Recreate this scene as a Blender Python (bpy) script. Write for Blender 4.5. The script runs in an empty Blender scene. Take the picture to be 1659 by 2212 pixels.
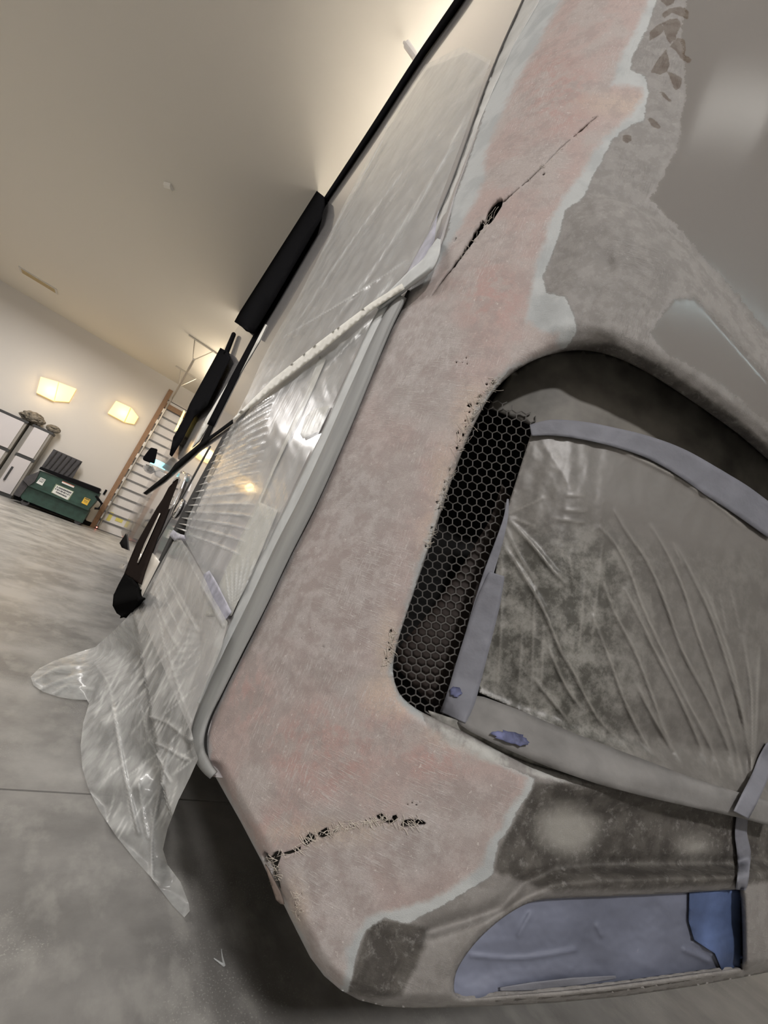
import bpy, bmesh, math, random
import numpy as np
from mathutils import Vector, Matrix, noise as mnoise
from mathutils.geometry import delaunay_2d_cdt
random.seed(4)
rng = np.random.default_rng(4)
SC = bpy.context.scene
COL = SC.collection

# ------------------------------------------------------------------ camera
H = 0.80                       # camera height above the floor
F = 858.48                     # focal length in pixels of a 1659 x 2212 frame
CX, CY = 829.5, 1106.0
K = np.array([[0.7470249173857312, -0.5600870930518331, 0.35812877712017055],
              [0.4261353900765124, -0.010053442905224669, -0.9046035361472397],
              [0.5102571921386118, 0.8283727279929601, 0.23116275951874518]])   # rows: right, down, forward
cd = bpy.data.cameras.new('camera'); cam = bpy.data.objects.new('camera', cd); COL.objects.link(cam)
cd.sensor_fit = 'VERTICAL'; cd.sensor_height = 36.0; cd.lens = 36.0*F/2212.0
cd.clip_start = 0.02; cd.clip_end = 200
mw = Matrix.Identity(4)
for r in range(3):
    mw[r][0] = K[0, r]; mw[r][1] = -K[1, r]; mw[r][2] = -K[2, r]
mw[2][3] = H
cam.matrix_world = mw
SC.camera = cam

# ------------------------------------------------------------------ light and exposure
SC.view_settings.view_transform = 'Standard'; SC.view_settings.look = 'None'
SC.view_settings.gamma = 1.0; SC.view_settings.exposure = 0.16
SC.view_settings.use_curve_mapping = False
w = bpy.data.worlds.new('world'); SC.world = w; w.use_nodes = True
w.node_tree.nodes['Background'].inputs[0].default_value = (.9, .85, .8, 1)
w.node_tree.nodes['Background'].inputs[1].default_value = 0.02

def area(name, loc, target, size, power, color, sy=None):
    l = bpy.data.lights.new(name, 'AREA'); l.energy = power; l.color = color
    l.shape = 'RECTANGLE'; l.size = size; l.size_y = sy or size
    o = bpy.data.objects.new(name, l); COL.objects.link(o); o.location = loc
    d = Vector(target) - Vector(loc); o.rotation_euler = d.to_track_quat('-Z', 'Y').to_euler()
    return o
WARM = (1.0, .965, .94)
area('lamp_left_front', (-3.2, 4.2, 4.9), (-3.2, 4.2, 0), .6, 175, WARM, 3.5)
area('lamp_left_far', (-3.0, 10.5, 4.9), (-3.0, 10.5, 0), .6, 245, WARM, 3.5)
area('lamp_left_near', (-2.2, -4.0, 4.9), (.3, .4, .6), .35, 215, (1, .965, .95), .35)
area('lamp_over_near', (1.6, 2.2, 4.72), (1.6, 2.2, 6), .3, 150, (1, .93, .82), 2.2)     # hung above the roof, lights the ceiling
area('lamp_over_mid', (1.5, 6.6, 4.72), (1.5, 6.6, 6), .3, 170, (1, .93, .80), 2.2)
area('lamp_over_far', (1.2, 11.5, 4.72), (1.2, 11.5, 6), .3, 130, (1, .84, .62), 2.2)

# ------------------------------------------------------------------ geometry of a view ray
def rays(P):
    P = np.atleast_2d(np.asarray(P, float))
    v = np.stack([(P[:, 0]-CX)/F, (P[:, 1]-CY)/F, np.ones(len(P))], 1)
    return v @ K
def atY(P, y):
    r = rays(P); q = r*(y/r[:, 1])[:, None]; q[:, 2] += H; return q
def atX(P, x):
    r = rays(P); q = r*(x/r[:, 0])[:, None]; q[:, 2] += H; return q
def atZ(P, z):
    r = rays(P); q = r*((z-H)/r[:, 2])[:, None]; q[:, 2] += H; return q

# the plan outline of the motorhome: straight side, then the rounded rear corner
KN = [(.25, 14), (.25, 9), (.25, 5), (.25, 2.5), (.25, 1.4), (.25, .95), (.25, .78), (.2505, .66), (.258, .575), (.285, .49), (.34, .41), (.42, .34),
      (.53, .27), (.68, .203), (.88, .145), (1.2, .09), (1.8, .05), (2.72, .03)]
def crom(pts, n=8, closed=False):
    pts = [np.array(p, float) for p in pts]; out = []; N = len(pts)
    rngN = range(N) if closed else range(N-1)
    for i in rngN:
        p0 = pts[(i-1) % N] if closed or i > 0 else pts[0]
        p1 = pts[i]; p2 = pts[(i+1) % N]
        p3 = pts[(i+2) % N] if closed or i+2 < N else pts[-1]
        for k in range(n):
            t = k/n
            out.append(.5*((2*p1)+(-p0+p2)*t+(2*p0-5*p1+4*p2-p3)*t*t+(-p0+3*p1-3*p2+p3)*t**3))
    if not closed: out.append(pts[-1])
    return np.array(out)
prof = np.vstack([np.array(KN[:6]), crom(KN[6:], 14)])
tg = np.gradient(prof, axis=0); tg /= np.linalg.norm(tg, axis=1)[:, None]
nr = np.stack([tg[:, 1], -tg[:, 0]], 1)          # outward (away from the body)
OFFS = np.linspace(-.30, .16, 47)
TH = np.linspace(math.radians(.9), math.radians(89.2), 1400)
RT = []
for o_ in OFFS:
    q = prof + nr*o_
    th = np.arctan2(q[:, 1], q[:, 0]); rr = 1/np.hypot(q[:, 0], q[:, 1])
    idx = np.argsort(th); RT.append(np.interp(TH, th[idx], rr[idx]))
RT = np.array(RT)
def body(P, off=0.0):
    """points of the motorhome skin (moved out by off) that lie behind the given picture points"""
    r = rays(P); th = np.arctan2(r[:, 1], r[:, 0]); h = np.hypot(r[:, 0], r[:, 1])
    off = np.broadcast_to(np.asarray(off, float), th.shape)
    fi = np.clip((off-OFFS[0])/(OFFS[1]-OFFS[0]), 0, len(OFFS)-1.001); i0 = fi.astype(int); fr = fi-i0
    ft = np.clip((th-TH[0])/(TH[1]-TH[0]), 0, len(TH)-1.001); t0 = ft.astype(int); ftt = ft-t0
    g = lambda i, t: RT[i, t]
    a = g(i0, t0)*(1-ftt)+g(i0, t0+1)*ftt; b = g(i0+1, t0)*(1-ftt)+g(i0+1, t0+1)*ftt
    R_ = 1/(a*(1-fr)+b*fr)
    q = r*(R_/h)[:, None]; q[:, 2] += H
    return q

# ------------------------------------------------------------------ mesh helpers
def inpoly(P, poly):
    x, y = P[:, 0], P[:, 1]; n = len(poly); c = np.zeros(len(P), bool); j = n-1
    for i in range(n):
        xi, yi = poly[i]; xj, yj = poly[j]
        if yi != yj:
            c ^= ((yi > y) != (yj > y)) & (x < (xj-xi)*(y-yi)/(yj-yi)+xi)
        j = i
    return c
def segdist(P, line):
    d = np.full(len(P), 1e9); L = np.asarray(line, float)
    for a, b in zip(L[:-1], L[1:]):
        ab = b-a; t = np.clip(((P-a)@ab)/max(ab@ab, 1e-9), 0, 1)
        d = np.minimum(d, np.linalg.norm(P-a-t[:, None]*ab, axis=1))
    return d
def sd(P, poly):
    poly = np.asarray(poly, float)
    d = segdist(P, np.vstack([poly, poly[:1]]))
    return np.where(inpoly(P, poly), d, -d)
def link(name, verts, faces, mat, parent=None, smooth=True):
    me = bpy.data.meshes.new(name)
    off = Vector((0, 0, 0))
    if parent is not None:
        p = parent
        while p is not None:
            off += p.location; p = p.parent
    me.from_pydata([tuple(Vector(v)-off) for v in verts], [], [tuple(f) for f in faces])
    me.materials.append(mat)
    if smooth:
        me.polygons.foreach_set('use_smooth', [True]*len(me.polygons))
    me.update()
    o = bpy.data.objects.new(name, me); COL.objects.link(o)
    if parent is not None: o.parent = parent
    return o
def tag(o, label=None, cat=None, group=None, kind=None):
    if label: o['label'] = label
    if cat: o['category'] = cat
    if group: o['group'] = group
    if kind: o['kind'] = kind
    return o
def empty(name, loc, label, cat, group=None):
    o = bpy.data.objects.new(name, None); COL.objects.link(o); o.location = loc
    o.empty_display_size = .1
    return tag(o, label, cat, group)
def densify(poly, step):
    out = []
    n = len(poly)
    for i in range(n):
        a = np.array(poly[i], float); b = np.array(poly[(i+1) % n], float)
        k = max(1, int(np.linalg.norm(b-a)/step))
        for t in range(k): out.append(a+(b-a)*t/k)
    return np.array(out)
def sheet(name, poly, fn, mat, parent=None, sp=8, holes=(), thick=.002, attrs=None, smooth=False, extra=None):
    """a skin with the given outline; fn turns picture points into points of the place"""
    poly = crom(poly, 5, True) if smooth else np.array(poly, float)
    bp = densify(poly, sp); hp = [densify(np.array(h, float), sp) for h in holes]
    x0, y0 = bp.min(0); x1, y1 = bp.max(0)
    gx, gy = np.meshgrid(np.arange(x0+sp*.5, x1, sp), np.arange(y0+sp*.5, y1, sp*.9))
    gx = gx + (np.arange(gx.shape[0]) % 2)[:, None]*sp*.5
    G = np.stack([gx.ravel(), gy.ravel()], 1); G = G[inpoly(G, bp)]
    keep = segdist(G, np.vstack([bp, bp[:1]])) > sp*.4 if len(G) else np.zeros(0, bool)
    G = G[keep]
    for h in hp:
        lo = h.min(0)-sp; hi = h.max(0)+sp
        near = np.all((G > lo) & (G < hi), axis=1); idx = np.where(near)[0]
        if len(idx):
            s = sd(G[idx], h); G = np.delete(G, idx[s > -sp*.35], axis=0)
    if extra is not None: G = np.vstack([G, extra])
    pts = [Vector(p) for p in bp]; edges = [(i, (i+1) % len(bp)) for i in range(len(bp))]
    for h in hp:
        s = len(pts); pts += [Vector(p) for p in h]; edges += [(s+i, s+(i+1) % len(h)) for i in range(len(h))]
    pts += [Vector(p) for p in G]
    vo, eo, fo = delaunay_2d_cdt(pts, edges, [], 0, 1e-5, False)[:3]
    V2 = np.array([tuple(v) for v in vo]); T = np.array([tuple(f) for f in fo if len(f) == 3])
    cen = V2[T].mean(1); ok = inpoly(cen, bp)
    for h in hp: ok &= ~inpoly(cen, h)
    T = T[ok]; used = np.unique(T); rem = -np.ones(len(V2), int); rem[used] = np.arange(len(used))
    V2 = V2[used]; T = rem[T]
    a = V2[T[:, 1]]-V2[T[:, 0]]; b = V2[T[:, 2]]-V2[T[:, 0]]
    cr = a[:, 0]*b[:, 1]-a[:, 1]*b[:, 0]
    T[cr > 0] = T[cr > 0][:, ::-1]           # face the camera
    V3 = fn(V2)
    o = link(name, V3, T, mat, parent)
    for k, f in (attrs or {}).items():
        at = o.data.attributes.new(k, 'FLOAT', 'POINT'); at.data.foreach_set('value', np.asarray(f(V2), float))
    if thick:
        m = o.modifiers.new('thickness', 'SOLIDIFY'); m.thickness = thick; m.offset = -1
    return o
def boxv(lo, hi):
    (a, b, c), (d, e, f) = lo, hi
    v = [(a, b, c), (d, b, c), (d, e, c), (a, e, c), (a, b, f), (d, b, f), (d, e, f), (a, e, f)]
    fc = [(0, 3, 2, 1), (4, 5, 6, 7), (0, 1, 5, 4), (1, 2, 6, 5), (2, 3, 7, 6), (3, 0, 4, 7)]
    return v, fc
class MB:
    def __init__(s): s.v = []; s.f = []
    def add(s, v, f):
        k = len(s.v); s.v += [tuple(x) for x in v]; s.f += [tuple(i+k for i in q) for q in f]; return s
    def box(s, lo, hi): return s.add(*boxv(lo, hi))
    def prism(s, pts, vec):
        n = len(pts); vec = np.array(vec, float); P = [np.array(p, float) for p in pts]
        v = P+[p+vec for p in P]
        f = [tuple(range(n)), tuple(range(2*n-1, n-1, -1))]+[(i, i+n, (i+1) % n+n, (i+1) % n) for i in range(n)]
        return s.add(v, f)
    def tube(s, pts, r, n=8):
        P = [np.array(p, float) for p in pts]; k = len(s.v); N = len(P)
        for i, p in enumerate(P):
            t = P[min(i+1, N-1)]-P[max(i-1, 0)]; t /= (np.linalg.norm(t)+1e-12)
            a = np.cross(t, [0, 0, 1.]);
            if np.linalg.norm(a) < 1e-3: a = np.cross(t, [1., 0, 0])
            a /= np.linalg.norm(a); b = np.cross(t, a); rr = r[i] if hasattr(r, '__len__') else r
            for j in range(n):
                an = 2*math.pi*j/n; s.v.append(tuple(p+rr*(math.cos(an)*a+math.sin(an)*b)))
        for i in range(N-1):
            for j in range(n):
                s.f.append((k+i*n+j, k+i*n+(j+1) % n, k+(i+1)*n+(j+1) % n, k+(i+1)*n+j))
        s.f.append(tuple(k+j for j in range(n))[::-1]); s.f.append(tuple(k+(N-1)*n+j for j in range(n)))
        return s
    def build(s, name, mat, parent=None, smooth=False, bevel=0):
        o = link(name, s.v, s.f, mat, parent, smooth)
        bm = bmesh.new(); bm.from_mesh(o.data); bmesh.ops.recalc_face_normals(bm, faces=bm.faces); bm.to_mesh(o.data); bm.free()
        if bevel:
            m = o.modifiers.new('bevel', 'BEVEL'); m.width = bevel; m.segments = 2; m.limit_method = 'ANGLE'
        return o

# ------------------------------------------------------------------ materials
def mat(name, color, rough=.5, metal=0, spec=.5, nscale=0, namp=0, bump=0, bscale=60, emit=None, estr=0, stretch=(1, 1, 1), alpha=None, coat=0, ndetail=5):
    m = bpy.data.materials.new(name); m.use_nodes = True; nt = m.node_tree; N = nt.nodes; L = nt.links
    b = N['Principled BSDF']; b.inputs['Base Color'].default_value = (*color, 1); b.inputs['Roughness'].default_value = rough
    b.inputs['Metallic'].default_value = metal; b.inputs['Specular IOR Level'].default_value = spec
    if coat: b.inputs['Coat Weight'].default_value = coat; b.inputs['Coat Roughness'].default_value = .03
    tc = N.new('ShaderNodeTexCoord'); mp = N.new('ShaderNodeMapping'); mp.inputs['Scale'].default_value = stretch
    L.new(tc.outputs['Object'], mp.inputs[0])
    if nscale:
        n = N.new('ShaderNodeTexNoise'); n.inputs['Scale'].default_value = nscale; n.inputs['Detail'].default_value = ndetail
        L.new(mp.outputs[0], n.inputs[0]); r = N.new('ShaderNodeMapRange'); r.inputs[1].default_value = .3; r.inputs[2].default_value = .7
        r.inputs[3].default_value = 1-namp; r.inputs[4].default_value = 1+namp; L.new(n.outputs[0], r.inputs[0])
        mx = N.new('ShaderNodeVectorMath'); mx.operation = 'SCALE'; mx.inputs[0].default_value = color; L.new(r.outputs[0], mx.inputs['Scale'])
        L.new(mx.outputs[0], b.inputs['Base Color'])
    if bump:
        n2 = N.new('ShaderNodeTexNoise'); n2.inputs['Scale'].default_value = bscale; n2.inputs['Detail'].default_value = 4
        L.new(mp.outputs[0], n2.inputs[0]); bp = N.new('ShaderNodeBump'); bp.inputs['Strength'].default_value = bump; bp.inputs['Distance'].default_value = .01
        L.new(n2.outputs[0], bp.inputs['Height']); L.new(bp.outputs[0], b.inputs['Normal'])
    if emit: b.inputs['Emission Color'].default_value = (*emit, 1); b.inputs['Emission Strength'].default_value = estr
    if alpha is not None: b.inputs['Alpha'].default_value = alpha
    return m
def film(name, color, opacity, rough=.22, bump=.25, bscale=40, stretch=(1, 1, 1), namp=.25, dust=0, nsc=9, spec=.6):
    m = mat(name, color, rough, spec=spec, bump=bump, bscale=bscale, stretch=stretch)
    nt = m.node_tree; N = nt.nodes; L = nt.links; b = N['Principled BSDF']
    tc = N.new('ShaderNodeTexCoord'); n = N.new('ShaderNodeTexNoise'); n.inputs['Scale'].default_value = nsc; n.inputs['Detail'].default_value = 8
    L.new(tc.outputs['Object'], n.inputs[0])
    r = N.new('ShaderNodeMapRange'); r.inputs[1].default_value = .35; r.inputs[2].default_value = .65
    r.inputs[3].default_value = max(0, opacity-namp); r.inputs[4].default_value = min(1, opacity+namp); L.new(n.outputs[0], r.inputs[0])
    ca = N.new('ShaderNodeAttribute'); ca.attribute_name = 'crease'; ad = N.new('ShaderNodeMath'); ad.operation = 'ADD'; ad.use_clamp = True
    L.new(r.outputs[0], ad.inputs[0]); L.new(ca.outputs['Fac'], ad.inputs[1])
    t = N.new('ShaderNodeBsdfTransparent'); mx = N.new('ShaderNodeMixShader')
    L.new(ad.outputs[0], mx.inputs[0]); L.new(t.outputs[0], mx.inputs[1]); L.new(b.outputs[0], mx.inputs[2])
    L.new(mx.outputs[0], N['Material Output'].inputs[0])
    return m
M = {}
M['wall'] = mat('wall_paint', (.60, .575, .54), .8, bump=.05, bscale=90)
M['ceil'] = mat('ceiling_paint', (.68, .65, .59), .85, bump=.04, bscale=60)
M['body'] = mat('gloss_beige_paint', (.46, .445, .445), .12, spec=.5, coat=.6)
M['white'] = mat('white_panel', (.72, .70, .69), .5, nscale=30, namp=.03)
M['black'] = mat('black_satin', (.010, .010, .011), .45, spec=0)
M['blackgloss'] = mat('black_gloss_paint', (.008, .008, .008), .3, spec=0)
M['darkgloss'] = mat('dark_bronze_gloss_paint', (.022, .017, .015), .3, spec=0)
M['chrome'] = mat('chrome', (.75, .75, .76), .08, metal=1)
M['steel'] = mat('galvanised_steel', (.55, .52, .47), .4, metal=.8)
M['rubber'] = mat('black_rubber', (.014, .014, .014), .6, spec=0)
M['wood'] = mat('brown_wood_trim', (.26, .15, .08), .5, nscale=12, namp=.25, stretch=(8, 8, 1))
M['green'] = mat('green_dumpster_paint', (.018, .052, .038), .55, nscale=7, namp=.35)
M['lid'] = mat('black_plastic_lid', (.045, .042, .045), .5, nscale=15, namp=.2)
M['rubbergrey'] = mat('grey_moulding', (.25, .255, .25), .55, spec=.3, nscale=18, namp=.35, stretch=(1, 1, .15), ndetail=8)
M['palestrip'] = mat('pale_edge_strip', (.53, .55, .55), .6, spec=.3, nscale=30, namp=.1)
M['tape'] = mat('dusty_blue_masking_tape', (.19, .195, .225), .7, nscale=14, namp=.16, bump=.25, bscale=35)
M['tapebeige'] = mat('beige_masking_tape', (.70, .69, .63), .6, nscale=40, namp=.05, bump=.1, bscale=60)
M['tapelilac'] = mat('lilac_grey_masking_tape', (.42, .42, .49), .65, nscale=25, namp=.25, bump=.2, bscale=60)
M['tapegrey'] = mat('dusty_grey_masking_tape', (.20, .195, .19), .75, nscale=20, namp=.2, bump=.25, bscale=35)
M['mesh'] = mat('dark_expanded_metal', (.10, .095, .09), .5, metal=.4)
M['dark'] = mat('dark_inside', (.006, .0055, .005), .9)
M['fibre'] = mat('torn_glass_fibre', (.64, .585, .51), .6)
M['lining'] = mat('raw_fibreglass', (.16, .125, .105), .8, nscale=20, namp=.4)
M['filmside'] = film('clear_masking_film', (.68, .70, .70), .36, rough=.22, bump=.12, bscale=9, stretch=(1, 7, .9), namp=.12, nsc=12, spec=.28)
M['filmdrape'] = film('loose_masking_film', (.66, .67, .655), .50, rough=.22, bump=.18, bscale=16, stretch=(3, 3, .8), namp=.16, nsc=14)

def floor_mat():
    m = mat('polished_concrete', (.3, .29, .27), .35, spec=.5); nt = m.node_tree; N = nt.nodes; L = nt.links; b = N['Principled BSDF']
    tc = N.new('ShaderNodeTexCoord')
    def nz(s, d, st=(1, 1, 1)):
        mp = N.new('ShaderNodeMapping'); mp.inputs['Scale'].default_value = st; L.new(tc.outputs['Object'], mp.inputs[0])
        n = N.new('ShaderNodeTexNoise'); n.inputs['Scale'].default_value = s; n.inputs['Detail'].default_value = d; n.inputs['Roughness'].default_value = .6
        L.new(mp.outputs[0], n.inputs[0]); return n.outputs[0]
    def ramp(inp, a, ca, b_, cb):
        r = N.new('ShaderNodeValToRGB'); r.color_ramp.elements[0].position = a; r.color_ramp.elements[1].position = b_
        r.color_ramp.elements[0].color = (*ca, 1); r.color_ramp.elements[1].color = (*cb, 1); L.new(inp, r.inputs[0]); return r.outputs[0]
    c1 = ramp(nz(1.8, 10), .40, (.215, .208, .197), .62, (.40, .388, .368))
    c2 = ramp(nz(11, 10, (1, .6, 1)), .50, (0, 0, 0), .64, (1, 1, 1))
    mx = N.new('ShaderNodeMix'); mx.data_type = 'RGBA'; mx.inputs['B'].default_value = (.44, .43, .40, 1)
    mul = N.new('ShaderNodeMath'); mul.operation = 'MULTIPLY'; mul.inputs[1].default_value = .45; L.new(c2, mul.inputs[0])
    L.new(mul.outputs[0], mx.inputs['Factor']); L.new(c1, mx.inputs['A'])
    sp_ = ramp(nz(230, 5), .57, (0, 0, 0), .66, (1, 1, 1)); pm = ramp(nz(2.2, 4, (1, 1.3, 1)), .5, (0, 0, 0), .62, (1, 1, 1))
    m2 = N.new('ShaderNodeMath'); m2.operation = 'MULTIPLY'; L.new(sp_, m2.inputs[0]); L.new(pm, m2.inputs[1])
    mx0 = mx; mx = N.new('ShaderNodeMix'); mx.data_type = 'RGBA'; mx.inputs['B'].default_value = (.52, .51, .47, 1)
    L.new(m2.outputs[0], mx.inputs['Factor']); L.new(mx0.outputs['Result'], mx.inputs['A'])
    L.new(mx.outputs['Result'], b.inputs['Base Color'])
    rr = N.new('ShaderNodeMapRange'); rr.inputs[3].default_value = .22; rr.inputs[4].default_value = .5; L.new(nz(2.2, 6, (1, .4, 1)), rr.inputs[0])
    L.new(rr.outputs[0], b.inputs['Roughness'])
    bp = N.new('ShaderNodeBump'); bp.inputs['Strength'].default_value = .12; bp.inputs['Distance'].default_value = .004; L.new(nz(40, 6), bp.inputs['Height']); L.new(bp.outputs[0], b.inputs['Normal'])
    return m
M['floor'] = floor_mat()

def cap_mat():
    """bare and sanded fibreglass: filler, primer, old grey paint; zones come from attributes painted on the panel"""
    m = mat('sanded_panel', (.4, .4, .4), .6); nt = m.node_tree; N = nt.nodes; L = nt.links; b = N['Principled BSDF']
    tc = N.new('ShaderNodeTexCoord')
    def nz(s, d=6, st=(1, 1, 1), rot=(0, 0, 0), ro=.6):
        mp = N.new('ShaderNodeMapping'); mp.inputs['Scale'].default_value = st; mp.inputs['Rotation'].default_value = rot; L.new(tc.outputs['Object'], mp.inputs[0])
        n = N.new('ShaderNodeTexNoise'); n.inputs['Scale'].default_value = s; n.inputs['Detail'].default_value = d; n.inputs['Roughness'].default_value = ro
        L.new(mp.outputs[0], n.inputs[0]); return n.outputs[0]
    def at(n):
        a = N.new('ShaderNodeAttribute'); a.attribute_name = n; return a.outputs['Fac']
    def mth(op, a, c=None, clamp=False):
        k = N.new('ShaderNodeMath'); k.operation = op; k.use_clamp = clamp
        for i, v in enumerate((a, c)):
            if v is None: continue
            if isinstance(v, (int, float)): k.inputs[i].default_value = v
            else: L.new(v, k.inputs[i])
        return k.outputs[0]
    def mr(v, a, c, o0=0, o1=1):
        r = N.new('ShaderNodeMapRange'); r.interpolation_type = 'SMOOTHSTEP'
        for i, x in enumerate((a, c, o0, o1)): r.inputs[i+1].default_value = x
        L.new(v, r.inputs[0]); return r.outputs[0]
    def mix(f, a, c):
        k = N.new('ShaderNodeMix'); k.data_type = 'RGBA'
        for nm, v in (('Factor', f), ('A', a), ('B', c)):
            if isinstance(v, tuple): k.inputs[nm].default_value = (*v, 1)
            elif isinstance(v, (int, float)): k.inputs[nm].default_value = v
            else: L.new(v, k.inputs[nm])
        return k.outputs['Result']
    big = nz(9, 6); mid = nz(42, 7); fine = nz(900, 3); edge = nz(60, 9, ro=.75)
    en = mth('MULTIPLY', mth('SUBTRACT', edge, .5), 34)
    en2 = mth('MULTIPLY', mth('SUBTRACT', edge, .5), 20)
    def zone(n, w, e=en): return mr(mth('ADD', at(n), e), -w, w)
    old = mix(mr(mid, .42, .58), (.225, .213, .202), (.272, .259, .247))
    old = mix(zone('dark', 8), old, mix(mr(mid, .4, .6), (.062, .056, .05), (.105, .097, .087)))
    old = mix(zone('blob', 26), old, (.30, .29, .265))
    old = mix(mth('MULTIPLY', mr(nz(120, 9, ro=.75), .52, .66), .28), old, (.42, .41, .395))
    old = mix(zone('slick', 8), old, (.20, .188, .178))
    light = mix(mr(big, .43, .57), (.40, .42, .425), (.48, .50, .50))
    pink = mix(mr(big, .43, .57), (.45, .40, .38), (.46, .36, .337))
    pink = mix(mth('MULTIPLY', zone('grey', 60), .8), pink, mix(mr(mid, .42, .58), (.345, .305, .29), (.46, .43, .42)))
    pink = mix(mth('MULTIPLY', zone('red', 40), mr(mid, .42, .58, .15, .85)), pink, (.46, .30, .272))
    pink = mix(mth('MULTIPLY', zone('cream', 22), .6), pink, (.56, .46, .37))
    # sanding scratches
    s1 = nz(60, 6, (9, 9, .9), (.5, .3, .2)); s2 = nz(60, 6, (1, 1, 11), (.6, -.5, .3))
    scr = mth('MAXIMUM', mth('MULTIPLY', mr(s1, .52, .64), mr(nz(6, 3), .48, .6)), mth('MULTIPLY', mr(s2, .52, .64), mr(nz(5, 3, (1, 1.3, 1)), .5, .6)))
    pink = mix(mth('MULTIPLY', scr, .6), pink, (.60, .575, .56))
    pink = mix(mth('MULTIPLY', mr(nz(26, 9, ro=.75), .48, .6), .5), pink, (.33, .275, .26))
    pink = mix(mth('MULTIPLY', mr(nz(420, 5, ro=.8), .42, .62), .42), pink, (.33, .28, .265))
    pink = mix(mth('MULTIPLY', mr(nz(160, 5, ro=.75), .62, .67), .7), pink, (.66, .63, .60))
    col = mix(zone('light', 3, en2), old, light)
    ab = mth('ABSOLUTE', mth('ADD', at('light'), en2)); col = mix(mth('MULTIPLY', mr(ab, 2.6, .8), .5), col, (.16, .15, .14))
    col = mix(zone('pink', 9), col, pink)
    col = mix(zone('brown', 1.2, mth('MULTIPLY', en2, .55)), col, mix(mr(mid, .4, .6), (.105, .078, .06), (.15, .125, .105)))
    col = mix(mth('MULTIPLY', zone('dust', 7), mr(nz(30, 8, (1, 1, .3)), .4, .6)), col, (.46, .46, .44))
    L.new(col, b.inputs['Base Color'])
    L.new(mr(zone('slick', 14), 0, 1, .62, .13), b.inputs['Roughness'])
    bp = N.new('ShaderNodeBump'); bp.inputs['Strength'].default_value = .35; bp.inputs['Distance'].default_value = .0015
    hs = mth('ADD', mth('MULTIPLY', mid, 1.5), mth('ADD', fine, scr)); L.new(hs, bp.inputs['Height'])
    L.new(mr(zone('slick', 14), 0, 1, .4, .02), bp.inputs['Strength'])
    L.new(bp.outputs[0], b.inputs['Normal'])
    return m
M['cap'] = cap_mat()

# ------------------------------------------------------------------ room
FY = 14.85; CZ = 5.26
def struct(name, mb, m):
    o = mb.build(name, m); o['kind'] = 'structure'; return o
def cut_floor():
    mb = MB(); g = .004; yj = 1.462; d = .03
    # two slabs with a saw-cut joint between them
    mb.box((-7, -5, -.1), (7, yj-g, 0)); mb.box((-7, yj+g, -.1), (7, FY, 0)); mb.box((-7, yj-g, -.1), (7, yj+g, -d))
    return mb
struct('floor', cut_floor(), M['floor'])
struct('ceiling', MB().box((-7, -5, CZ), (7, FY, CZ+.1)), M['ceil'])
struct('wall_far', MB().box((-7, FY, 0), (-.20, FY+.1, CZ)).box((-.20, FY, 4.62), (5.4, FY+.1, CZ)).box((5.4, FY, 0), (7, FY+.1, CZ)), M['wall'])
struct('wall_left', MB().box((-7.1, -5, 0), (-7, FY, CZ)), M['wall'])
struct('wall_right', MB().box((7, -5, 0), (7.1, FY, CZ)), M['wall'])
struct('wall_back', MB().box((-7, -5.1, 0), (7, -5, CZ)), M['wall'])
struct('baseboard_far', MB().box((-7, FY-.02, 0), (-.3, FY, .13)), M['rubber'])
# sectional overhead door
dr = bpy.data.objects.new('door_1', None); COL.objects.link(dr); dr.location = (2.6, FY+.1, 0); dr['kind'] = 'structure'
nsec = 16; hh = 4.62/nsec
for i in range(nsec):
    MB().box((-.20, FY+.06, i*hh+.012), (5.4, FY+.1, (i+1)*hh-.012)).build('door_panel', M['white'], dr)
M['strut'] = mat('door_strut', (.16, .16, .16), .4, metal=.3)
for i in range(nsec):
    MB().box((-.20, FY+.03, i*hh-.022), (5.4, FY+.07, i*hh+.022)).build('door_strut', M['strut'], dr)
struct('trim_1', MB().box((-.33, FY-.05, 0), (-.20, FY+.06, 4.95)), M['wood'])
struct('trim_2', MB().box((-.20, FY-.03, 4.33), (1.6, FY+.02, 4.50)), M['wood'])
# vertical + horizontal track with its hangers
tr = empty('door_track', (-.12, FY-.1, 0), 'pale steel overhead door track rising beside the brown jamb and bending forward under the ceiling', 'door track')
P = [(-.14, FY-.06, .05), (-.14, FY-.06, 4.3), (-.13, FY-.3, 4.66), (-.12, FY-.8, 4.72), (-.10, 10.7, 4.76)]
MB().tube(P, .028, 6).build('rail', M['steel'], tr)
for y in (13.3, 10.75):
    mb = MB(); mb.tube([(-.45, y, CZ-.02), (.32, y, CZ-.02)], .022, 6)
    mb.tube([(-.30, y, CZ-.02), (-.12, y+.0, 4.76)], .015, 6); mb.tube([(.18, y, CZ-.02), (-.10, y, 4.76)], .015, 6)
    mb.build('hanger', M['steel'], tr)
for i in range(10): MB().box((-.2, FY-.07, .35+i*.42), (-.12, FY-.03, .50+i*.42)).build('track_bracket', M['steel'], tr)
MB().box((-.19, FY-.10, .02), (-.13, FY-.06, .09)).build('safety_sensor', M['black'], tr)
M['red'] = mat('red_led', (.8, .1, .05), .4, emit=(1, .15, .1), estr=9)
o = MB().box((-.175, FY-.115, .04), (-.145, FY-.10, .07)).build('sensor_lamp', M['red'], tr); o['label'] = 'glowing red sensor lamp'
M['yellow'] = mat('yellow_sticker', (.70, .62, .16), .6)
tag(MB().box((-.05, FY+.052, .34), (.05, FY+.06, .62)).build('sticker', M['yellow']), 'tall yellow safety sticker low on the door beside the jamb', 'sticker')
tag(MB().box((.16, FY+.052, .42), (.36, FY+.06, .53)).build('sticker', M['yellow']), 'small wide yellow sticker low on the door, right of the tall one', 'sticker')

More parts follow.
